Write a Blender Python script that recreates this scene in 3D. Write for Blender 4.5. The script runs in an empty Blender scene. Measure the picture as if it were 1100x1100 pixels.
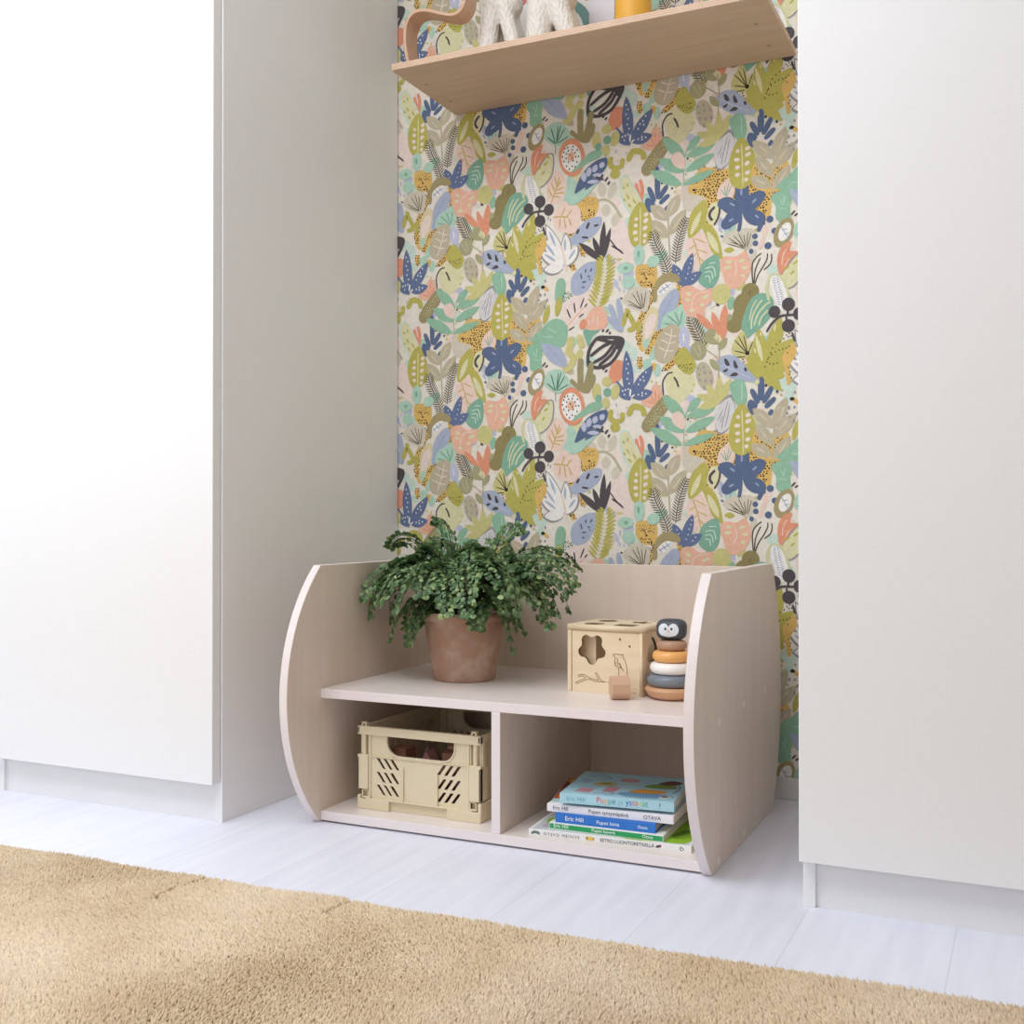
import bpy, bmesh, math, random
import numpy as np
from mathutils import Vector, Matrix

random.seed(11)
SC = bpy.context.scene
COL = SC.collection
PI = math.pi

# ------------------------------------------------------------------ materials
def lin(c):
    return tuple(((v / 255) / 12.92 if v / 255 <= 0.04045 else ((v / 255 + 0.055) / 1.055) ** 2.4) for v in c) + (1.0,)

def nodes_of(name):
    m = bpy.data.materials.new(name)
    m.use_nodes = True
    nt = m.node_tree
    return m, nt, nt.nodes['Principled BSDF']

def plain(name, rgb, rough=0.5, coat=0.0, bump=0.0, bscale=200, spec=0.5):
    m, nt, b = nodes_of(name)
    b.inputs['Base Color'].default_value = lin(rgb)
    b.inputs['Roughness'].default_value = rough
    b.inputs['Specular IOR Level'].default_value = spec
    b.inputs['Coat Weight'].default_value = coat
    if bump:
        tc = nt.nodes.new('ShaderNodeTexCoord')
        n = nt.nodes.new('ShaderNodeTexNoise'); n.inputs['Scale'].default_value = bscale; n.inputs['Detail'].default_value = 4
        bp = nt.nodes.new('ShaderNodeBump'); bp.inputs['Strength'].default_value = bump; bp.inputs['Distance'].default_value = 0.001
        nt.links.new(tc.outputs['Object'], n.inputs['Vector'])
        nt.links.new(n.outputs['Fac'], bp.inputs['Height'])
        nt.links.new(bp.outputs['Normal'], b.inputs['Normal'])
    return m

def wood(name, c1, c2, scale=(6, 6, 60), rough=0.5, ns=1.0, spec=0.4, bump=0.05):
    """grain runs along the axis with the smallest scale"""
    m, nt, b = nodes_of(name)
    tc = nt.nodes.new('ShaderNodeTexCoord')
    mp = nt.nodes.new('ShaderNodeMapping'); mp.inputs['Scale'].default_value = scale
    n = nt.nodes.new('ShaderNodeTexNoise'); n.inputs['Scale'].default_value = ns; n.inputs['Detail'].default_value = 6; n.inputs['Distortion'].default_value = 0.6
    r = nt.nodes.new('ShaderNodeValToRGB')
    r.color_ramp.elements[0].position = 0.3; r.color_ramp.elements[0].color = lin(c2)
    r.color_ramp.elements[1].position = 0.7; r.color_ramp.elements[1].color = lin(c1)
    nt.links.new(tc.outputs['Object'], mp.inputs['Vector'])
    nt.links.new(mp.outputs['Vector'], n.inputs['Vector'])
    nt.links.new(n.outputs['Fac'], r.inputs['Fac'])
    nt.links.new(r.outputs['Color'], b.inputs['Base Color'])
    bp = nt.nodes.new('ShaderNodeBump'); bp.inputs['Strength'].default_value = bump; bp.inputs['Distance'].default_value = 0.001
    nt.links.new(n.outputs['Fac'], bp.inputs['Height']); nt.links.new(bp.outputs['Normal'], b.inputs['Normal'])
    b.inputs['Roughness'].default_value = rough
    b.inputs['Specular IOR Level'].default_value = spec
    return m

def plyedge(name, c1, c2, axis, pitch, rough=0.45):
    """thin veneer layers stacked along one axis"""
    m, nt, b = nodes_of(name)
    tc = nt.nodes.new('ShaderNodeTexCoord')
    sep = nt.nodes.new('ShaderNodeSeparateXYZ')
    mu = nt.nodes.new('ShaderNodeMath'); mu.operation = 'MULTIPLY'; mu.inputs[1].default_value = 2 * PI / pitch
    si = nt.nodes.new('ShaderNodeMath'); si.operation = 'SINE'
    n = nt.nodes.new('ShaderNodeTexNoise'); n.inputs['Scale'].default_value = 30; n.inputs['Detail'].default_value = 3
    ad = nt.nodes.new('ShaderNodeMath'); ad.operation = 'MULTIPLY_ADD'; ad.inputs[1].default_value = 0.5
    ad2 = nt.nodes.new('ShaderNodeMath'); ad2.operation = 'MULTIPLY'
    mx = nt.nodes.new('ShaderNodeMix'); mx.data_type = 'RGBA'
    mx.inputs['A'].default_value = lin(c1); mx.inputs['B'].default_value = lin(c2)
    nt.links.new(tc.outputs['Object'], sep.inputs[0]); nt.links.new(tc.outputs['Object'], n.inputs['Vector'])
    nt.links.new(sep.outputs['XYZ'.index(axis)], mu.inputs[0]); nt.links.new(mu.outputs[0], si.inputs[0])
    nt.links.new(si.outputs[0], ad.inputs[0]); ad.inputs[2].default_value = 0.5
    nt.links.new(ad.outputs[0], ad2.inputs[0]); nt.links.new(n.outputs['Fac'], ad2.inputs[1])
    nt.links.new(ad2.outputs[0], mx.inputs['Factor'])
    nt.links.new(mx.outputs['Result'], b.inputs['Base Color'])
    b.inputs['Roughness'].default_value = rough
    return m

def floor_mat():
    m, nt, b = nodes_of('white_painted_planks')
    tc = nt.nodes.new('ShaderNodeTexCoord')
    mp = nt.nodes.new('ShaderNodeMapping'); mp.inputs['Location'].default_value = (0.056, 0, 0)
    sep = nt.nodes.new('ShaderNodeSeparateXYZ')
    dv = nt.nodes.new('ShaderNodeMath'); dv.operation = 'DIVIDE'; dv.inputs[1].default_value = 0.2045
    fr = nt.nodes.new('ShaderNodeMath'); fr.operation = 'FRACT'
    su = nt.nodes.new('ShaderNodeMath'); su.operation = 'SUBTRACT'; su.inputs[1].default_value = 0.5
    ab = nt.nodes.new('ShaderNodeMath'); ab.operation = 'ABSOLUTE'
    mr = nt.nodes.new('ShaderNodeMapRange'); mr.inputs['From Min'].default_value = 0.4935; mr.inputs['From Max'].default_value = 0.5
    n = nt.nodes.new('ShaderNodeTexNoise'); n.inputs['Scale'].default_value = 3; n.inputs['Detail'].default_value = 5
    mp2 = nt.nodes.new('ShaderNodeMapping'); mp2.inputs['Scale'].default_value = (14, 1.2, 1)
    rr = nt.nodes.new('ShaderNodeValToRGB')
    rr.color_ramp.elements[0].position = 0.35; rr.color_ramp.elements[0].color = lin((226, 228, 240))
    rr.color_ramp.elements[1].position = 0.65; rr.color_ramp.elements[1].color = lin((233, 235, 246))
    mx = nt.nodes.new('ShaderNodeMix'); mx.data_type = 'RGBA'; mx.inputs['B'].default_value = lin((208, 209, 222))
    L = nt.links.new
    L(tc.outputs['Object'], mp.inputs['Vector']); L(mp.outputs['Vector'], sep.inputs[0]); L(sep.outputs['X'], dv.inputs[0])
    L(dv.outputs[0], fr.inputs[0]); L(fr.outputs[0], su.inputs[0]); L(su.outputs[0], ab.inputs[0]); L(ab.outputs[0], mr.inputs['Value'])
    L(tc.outputs['Object'], mp2.inputs['Vector']); L(mp2.outputs['Vector'], n.inputs['Vector']); L(n.outputs['Fac'], rr.inputs['Fac'])
    L(rr.outputs['Color'], mx.inputs['A']); L(mr.outputs[0], mx.inputs['Factor']); L(mx.outputs['Result'], b.inputs['Base Color'])
    b.inputs['Roughness'].default_value = 0.42
    bp = nt.nodes.new('ShaderNodeBump'); bp.inputs['Strength'].default_value = 0.12; bp.inputs['Distance'].default_value = 0.002; bp.invert = True
    L(mr.outputs[0], bp.inputs['Height']); L(bp.outputs['Normal'], b.inputs['Normal'])
    return m

def noisy(name, stops, scale, rough=0.8, bump=0.2, bscale=150, detail=6, bdist=0.001, spec=0.3):
    m, nt, b = nodes_of(name)
    tc = nt.nodes.new('ShaderNodeTexCoord')
    n = nt.nodes.new('ShaderNodeTexNoise'); n.inputs['Scale'].default_value = scale; n.inputs['Detail'].default_value = detail; n.inputs['Roughness'].default_value = 0.6
    r = nt.nodes.new('ShaderNodeValToRGB')
    els = r.color_ramp.elements
    els[0].position, els[0].color = stops[0][0], lin(stops[0][1])
    els[1].position, els[1].color = stops[-1][0], lin(stops[-1][1])
    for p, c in stops[1:-1]:
        e = els.new(p); e.color = lin(c)
    n2 = nt.nodes.new('ShaderNodeTexNoise'); n2.inputs['Scale'].default_value = bscale; n2.inputs['Detail'].default_value = 3
    bp = nt.nodes.new('ShaderNodeBump'); bp.inputs['Strength'].default_value = bump; bp.inputs['Distance'].default_value = bdist
    L = nt.links.new
    L(tc.outputs['Object'], n.inputs['Vector']); L(tc.outputs['Object'], n2.inputs['Vector'])
    L(n.outputs['Fac'], r.inputs['Fac']); L(r.outputs['Color'], b.inputs['Base Color'])
    L(n2.outputs['Fac'], bp.inputs['Height']); L(bp.outputs['Normal'], b.inputs['Normal'])
    b.inputs['Roughness'].default_value = rough; b.inputs['Specular IOR Level'].default_value = spec
    return m

def leaf_mat():
    m, nt, b = nodes_of('fern_leaf')
    g = nt.nodes.new('ShaderNodeNewGeometry')
    r = nt.nodes.new('ShaderNodeValToRGB')
    e = r.color_ramp.elements
    e[0].position, e[0].color = 0.0, lin((66, 94, 58))
    e[1].position, e[1].color = 1.0, lin((170, 188, 122))
    k = e.new(0.45); k.color = lin((96, 130, 84))
    k = e.new(0.8); k.color = lin((122, 154, 106))
    nt.links.new(g.outputs['Random Per Island'], r.inputs['Fac'])
    nt.links.new(r.outputs['Color'], b.inputs['Base Color'])
    b.inputs['Roughness'].default_value = 0.42
    b.inputs['Specular IOR Level'].default_value = 0.5
    t = nt.nodes.new('ShaderNodeBsdfTranslucent'); nt.links.new(r.outputs['Color'], t.inputs['Color'])
    mx = nt.nodes.new('ShaderNodeMixShader'); mx.inputs[0].default_value = 0.22
    out = nt.nodes['Material Output']
    nt.links.new(b.outputs[0], mx.inputs[1]); nt.links.new(t.outputs[0], mx.inputs[2]); nt.links.new(mx.outputs[0], out.inputs['Surface'])
    return m

def rug_mat():
    m, nt, b = nodes_of('tan_wool_pile')
    tc = nt.nodes.new('ShaderNodeTexCoord')
    n = nt.nodes.new('ShaderNodeTexNoise'); n.inputs['Scale'].default_value = 5.5; n.inputs['Detail'].default_value = 3
    g = nt.nodes.new('ShaderNodeNewGeometry')
    r = nt.nodes.new('ShaderNodeValToRGB')
    r.color_ramp.elements[0].position = 0.35; r.color_ramp.elements[0].color = lin((217, 193, 160))
    r.color_ramp.elements[1].position = 0.65; r.color_ramp.elements[1].color = lin((232, 213, 184))
    mr = nt.nodes.new('ShaderNodeMapRange'); mr.inputs['To Min'].default_value = 0.84; mr.inputs['To Max'].default_value = 1.06
    mx = nt.nodes.new('ShaderNodeMix'); mx.data_type = 'RGBA'; mx.blend_type = 'MULTIPLY'; mx.inputs['Factor'].default_value = 1
    L = nt.links.new
    L(tc.outputs['Object'], n.inputs['Vector']); L(n.outputs['Fac'], r.inputs['Fac']); L(r.outputs['Color'], mx.inputs['A'])
    L(g.outputs['Random Per Island'], mr.inputs['Value']); L(mr.outputs[0], mx.inputs['B']); L(mx.outputs['Result'], b.inputs['Base Color'])
    b.inputs['Roughness'].default_value = 0.95; b.inputs['Specular IOR Level'].default_value = 0.1
    b.inputs['Sheen Weight'].default_value = 0.3; b.inputs['Sheen Roughness'].default_value = 0.5
    return m

def ceramic_knit():
    m, nt, b = nodes_of('white_textured_ceramic')
    tc = nt.nodes.new('ShaderNodeTexCoord')
    w = nt.nodes.new('ShaderNodeTexVoronoi'); w.inputs['Scale'].default_value = 170
    mp = nt.nodes.new('ShaderNodeMapping'); mp.inputs['Scale'].default_value = (1, 1, 0.55)
    bp = nt.nodes.new('ShaderNodeBump'); bp.inputs['Strength'].default_value = 0.9; bp.inputs['Distance'].default_value = 0.0032
    nt.links.new(tc.outputs['Object'], mp.inputs['Vector']); nt.links.new(mp.outputs['Vector'], w.inputs['Vector'])
    nt.links.new(w.outputs['Distance'], bp.inputs['Height']); nt.links.new(bp.outputs['Normal'], b.inputs['Normal'])
    b.inputs['Base Color'].default_value = lin((236, 230, 221)); b.inputs['Roughness'].default_value = 0.45
    return m

M = {}
M['lacquer'] = plain('white_lacquer', (240, 240, 240), 0.42)
M['wall'] = plain('warm_grey_wall_paint', (186, 174, 158), 0.85)
M['ceil'] = plain('white_ceiling_paint', (232, 230, 226), 0.85)
M['floor'] = floor_mat()
M['basebd'] = plain('white_skirting', (226, 222, 216), 0.45)
M['birchV'] = wood('whitewashed_birch_upright', (228, 213, 199), (222, 205, 191), (40, 40, 3.0), 0.45)
M['birchH'] = wood('whitewashed_birch_flat', (238, 229, 224), (232, 222, 216), (3.0, 40, 40), 0.33)
M['edgeX'] = plyedge('birch_ply_edge_upright', (238, 229, 228), (229, 216, 214), 'X', 0.0035)
M['edgeZ'] = plyedge('birch_ply_edge_flat', (238, 229, 228), (227, 214, 212), 'Z', 0.0035)
M['plug'] = plain('pale_dowel', (246, 234, 224), 0.5)
M['shelfwood'] = wood('oiled_birch', (208, 180, 152), (197, 168, 140), (3.0, 40, 40), 0.5, 1.2)
M['shelfedge'] = plyedge('oiled_birch_ply_edge', (222, 190, 160), (150, 114, 86), 'Z', 0.0042)
M['screw'] = plain('grey_screw_plug', (150, 138, 118), 0.5)
M['terra'] = noisy('weathered_terracotta', [(0.28, (174, 130, 106)), (0.5, (178, 144, 126)), (0.72, (204, 180, 164))], 14, 0.9, 0.35, 260)
M['soil'] = noisy('dark_soil', [(0.3, (32, 24, 18)), (0.7, (66, 50, 38))], 120, 0.95, 0.9, 160, bdist=0.004)
M['leaf'] = leaf_mat()
M['stem'] = plain('dark_fern_stem', (44, 30, 24), 0.5)
M['stemg'] = plain('green_fern_stem', (96, 92, 52), 0.5)
M['toybirch'] = wood('pale_toy_birch', (238, 220, 190), (230, 208, 174), (4, 50, 50), 0.5)
M['scorch'] = plain('scorched_cut_edge', (120, 98, 72), 0.7)
M['engrave'] = plain('burnt_engraving', (142, 92, 62), 0.8)
M['beech'] = wood('beech_wood', (212, 176, 148), (202, 164, 136), (4, 50, 50), 0.45)
M['ringwood'] = wood('ring_beech', (216, 170, 134), (204, 156, 120), (4, 50, 50), 0.35)
M['ringtop'] = wood('ring_walnut_beech', (190, 152, 126), (176, 138, 112), (4, 50, 50), 0.35)
M['orange'] = plain('orange_paint', (238, 178, 108), 0.3)
M['whitep'] = plain('white_paint', (244, 242, 240), 0.3)
M['greyp'] = plain('blue_grey_paint', (122, 128, 138), 0.3)
M['slate'] = plain('slate_paint', (70, 74, 82), 0.45)
M['face'] = plain('pale_face_paint', (224, 232, 240), 0.5)
M['eye'] = plain('dark_eye_paint', (38, 44, 58), 0.4)
M['beak'] = plain('peach_beak_paint', (236, 184, 140), 0.5)
M['crate'] = plain('beige_plastic', (226, 213, 182), 0.42)
M['rug'] = rug_mat()
M['rugback'] = noisy('rug_backing', [(0.3, (176, 146, 108)), (0.7, (196, 166, 128))], 60, 0.95, 0.6, 300)
M['paper'] = plain('page_edges', (232, 226, 214), 0.8)
M['mustard'] = plain('mustard_glaze', (236, 176, 62), 0.5)
M['knit'] = ceramic_knit()
M['card'] = plain('white_card', (238, 236, 234), 0.7)
M['cardgrey'] = plain('lilac_white_card', (226, 222, 228), 0.7)

_cache = {}
def colour(rgb, rough=0.6):
    k = (tuple(rgb), rough)
    if k not in _cache:
        _cache[k] = plain('colour_%d_%d_%d' % tuple(rgb), rgb, rough)
    return _cache[k]

# ------------------------------------------------------------------ mesh building
def rounded_rect(x0, y0, x1, y1, r, n=5):
    o = []
    for cx, cy, a in ((x1 - r, y1 - r, 0), (x0 + r, y1 - r, 90), (x0 + r, y0 + r, 180), (x1 - r, y0 + r, 270)):
        for i in range(n + 1):
            t = math.radians(a + 90 * i / n)
            o.append((cx + r * math.cos(t), cy + r * math.sin(t)))
    return o

def smooth_closed(p, k=4):
    n = len(p); o = []
    for i in range(n):
        a, b, c, d = p[i - 1], p[i], p[(i + 1) % n], p[(i + 2) % n]
        for j in range(k):
            t = j / k
            o.append(tuple(0.5 * (2 * b[m] + (c[m] - a[m]) * t + (2 * a[m] - 5 * b[m] + 4 * c[m] - d[m]) * t * t + (3 * b[m] - a[m] - 3 * c[m] + d[m]) * t ** 3) for m in range(len(b))))
    return o

def smooth_open(p, k=6):
    o = []
    n = len(p)
    for i in range(n - 1):
        a, b, c, d = p[max(i - 1, 0)], p[i], p[i + 1], p[min(i + 2, n - 1)]
        for j in range(k):
            t = j / k
            o.append(tuple(0.5 * (2 * b[m] + (c[m] - a[m]) * t + (2 * a[m] - 5 * b[m] + 4 * c[m] - d[m]) * t * t + (3 * b[m] - a[m] - 3 * c[m] + d[m]) * t ** 3) for m in range(len(b))))
    o.append(tuple(p[-1]))
    return o

class MB:
    def __init__(self):
        self.v = []; self.f = []; self.mi = []
    def add(self, verts, faces, mi=0):
        b = len(self.v)
        self.v += [tuple(x) for x in verts]
        self.f += [[i + b for i in f] for f in faces]
        self.mi += [mi] * len(faces)
        return self
    def box(self, x0, x1, y0, y1, z0, z1, mi=0):
        v = [(x0, y0, z0), (x1, y0, z0), (x1, y1, z0), (x0, y1, z0), (x0, y0, z1), (x1, y0, z1), (x1, y1, z1), (x0, y1, z1)]
        return self.add(v, [(0, 3, 2, 1), (4, 5, 6, 7), (0, 1, 5, 4), (1, 2, 6, 5), (2, 3, 7, 6), (3, 0, 4, 7)], mi)
    def prism(self, outline, axis, a, b, mi=0, mi_side=None):
        """outline lies in the two other axes (in xyz order); counter-clockwise or not"""
        n = len(outline)
        def put(p, h):
            return {'x': (h, p[0], p[1]), 'y': (p[0], h, p[1]), 'z': (p[0], p[1], h)}[axis]
        v = [put(p, a) for p in outline] + [put(p, b) for p in outline]
        base = len(self.v)
        self.add(v, [list(range(n))[::-1], list(range(n, 2 * n))], mi)
        s = [[base + i, base + (i + 1) % n, base + n + (i + 1) % n, base + n + i] for i in range(n)]
        self.f += s; self.mi += [mi if mi_side is None else mi_side] * n
        return self
    def lathe(self, prof, n=48, cx=0, cy=0, cz=0, mi=0, a0=0):
        v = []; f = []
        for r, z in prof:
            for i in range(n):
                t = 2 * PI * i / n + a0
                v.append((cx + r * math.cos(t), cy + r * math.sin(t), cz + z))
        for k in range(len(prof) - 1):
            for i in range(n):
                f.append((k * n + i, k * n + (i + 1) % n, (k + 1) * n + (i + 1) % n, (k + 1) * n + i))
        f.append(list(range(n))[::-1]); f.append([(len(prof) - 1) * n + i for i in range(n)])
        return self.add(v, f, mi)
    def tube(self, path, r, n=6, mi=0):
        P = [Vector(p) for p in path]; v = []; f = []
        for i, p in enumerate(P):
            d = (P[min(i + 1, len(P) - 1)] - P[max(i - 1, 0)]).normalized()
            u = d.cross(Vector((0, 0, 1)))
            if u.length < 1e-3: u = d.cross(Vector((0, 1, 0)))
            u.normalize(); w = d.cross(u)
            rr = r(i / (len(P) - 1)) if callable(r) else r
            for k in range(n):
                t = 2 * PI * k / n
                v.append(tuple(p + u * math.cos(t) * rr + w * math.sin(t) * rr))
        for i in range(len(P) - 1):
            for k in range(n):
                f.append((i * n + k, i * n + (k + 1) % n, (i + 1) * n + (k + 1) % n, (i + 1) * n + k))
        f.append(list(range(n))); f.append([(len(P) - 1) * n + k for k in range(n)][::-1])
        return self.add(v, f, mi)
    def build(self, name, mats, parent=None, world=True, bevel=0.0, seg=2, smooth=False):
        me = bpy.data.meshes.new(name)
        me.from_pydata(self.v, [], self.f)
        mats = mats if isinstance(mats, (list, tuple)) else [mats]
        for m in mats: me.materials.append(m)
        me.polygons.foreach_set('material_index', self.mi)
        bm = bmesh.new(); bm.from_mesh(me)
        bmesh.ops.recalc_face_normals(bm, faces=bm.faces)
        if bevel:
            es = [e for e in bm.edges if len(e.link_faces) == 2 and e.calc_face_angle(0) > 0.6]
            bmesh.ops.bevel(bm, geom=es, offset=bevel, segments=seg, affect='EDGES', profile=0.5, clamp_overlap=True)
        if parent is not None and world:
            bm.transform(full(parent).inverted())
        bm.to_mesh(me); bm.free()
        return link(name, me, parent, smooth)

def full(o):
    m = Matrix.LocRotScale(o.location, o.rotation_euler, None)
    return full(o.parent) @ m if o.parent else m

def link(name, me, parent=None, smooth=False):
    if smooth:
        me.polygons.foreach_set('use_smooth', [True] * len(me.polygons))
        me.set_sharp_from_angle(angle=math.radians(40))
    o = bpy.data.objects.new(name, me)
    COL.objects.link(o)
    if parent is not None: o.parent = parent
    return o

def thing(name, label, cat, loc=(0, 0, 0), rz=0.0, group=None):
    o = bpy.data.objects.new(name, None)
    o.empty_display_size = 0.05
    COL.objects.link(o)
    o.location = loc; o.rotation_euler = (0, 0, rz)
    return tag(o, label, cat, group)

def tag(o, label, cat, group=None):
    o['label'] = label; o['category'] = cat
    if group: o['group'] = group
    return o

def struct(o):
    o['kind'] = 'structure'
    return o

def plate(name, outline, holes, th, mats, parent, mtx, hole_mi=0, bevel=0.0):
    """flat board with cut-outs: outline and holes in its own xy plane, thickness along z, then placed by mtx"""
    cu = bpy.data.curves.new(name, 'CURVE'); cu.dimensions = '2D'; cu.fill_mode = 'BOTH'; cu.extrude = th / 2
    for loop in [outline] + list(holes):
        sp = cu.splines.new('POLY'); sp.points.add(len(loop) - 1)
        for q, p in zip(sp.points, loop): q.co = (p[0], p[1], 0, 1)
        sp.use_cyclic_u = True
    tmp = bpy.data.objects.new(name, cu); COL.objects.link(tmp)
    dg = bpy.context.evaluated_depsgraph_get()
    me = bpy.data.meshes.new_from_object(tmp.evaluated_get(dg))
    bpy.data.objects.remove(tmp); bpy.data.curves.remove(cu)
    me.name = name
    me.materials.clear()
    for m in (mats if isinstance(mats, (list, tuple)) else [mats]): me.materials.append(m)
    bm = bmesh.new(); bm.from_mesh(me)
    bmesh.ops.remove_doubles(bm, verts=bm.verts, dist=1e-6)
    if hole_mi:
        xs = [p[0] for p in outline]; ys = [p[1] for p in outline]
        for f in bm.faces:
            c = f.calc_center_median()
            rim = min(c.x - min(xs), max(xs) - c.x, c.y - min(ys), max(ys) - c.y) > 0.001
            f.material_index = hole_mi if abs(f.normal.z) < 0.5 and rim else 0
    else:
        for f in bm.faces: f.material_index = 0
    bmesh.ops.recalc_face_normals(bm, faces=bm.faces)
    bm.transform(mtx)
    bm.to_mesh(me); bm.free()
    return link(name, me, parent)

def ribbon(pts, w):
    """flat stroke with round-ish ends as a polygon"""
    P = [Vector(p) for p in pts]; l = []; r = []
    for i, p in enumerate(P):
        d = P[min(i + 1, len(P) - 1)] - P[max(i - 1, 0)]
        if d.length < 1e-9: d = Vector((1, 0))
        d.normalize(); n = Vector((-d.y, d.x)); h = w / 2
        if i in (0, len(P) - 1): h *= 0.42
        elif len(P) > 4 and i in (1, len(P) - 2): h *= 0.9
        l.append(p + n * h); r.append(p - n * h)
    return l, r

def text_mesh(name, s, size, mats, parent, mtx, per_char=None, align='LEFT', shear=0.0, spacing=1.0):
    cu = bpy.data.curves.new(name, 'FONT'); cu.body = s; cu.size = size; cu.align_x = align; cu.extrude = 0.00008
    cu.space_character = spacing; cu.resolution_u = 4
    for m in mats: cu.materials.append(m)
    if per_char:
        for i, k in enumerate(per_char): cu.body_format[i].material_index = k
    tmp = bpy.data.objects.new(name, cu); COL.objects.link(tmp)
    dg = bpy.context.evaluated_depsgraph_get()
    me = bpy.data.meshes.new_from_object(tmp.evaluated_get(dg))
    bpy.data.objects.remove(tmp); bpy.data.curves.remove(cu)
    me.transform(mtx); me.name = name
    return link(name, me, parent)

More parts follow.
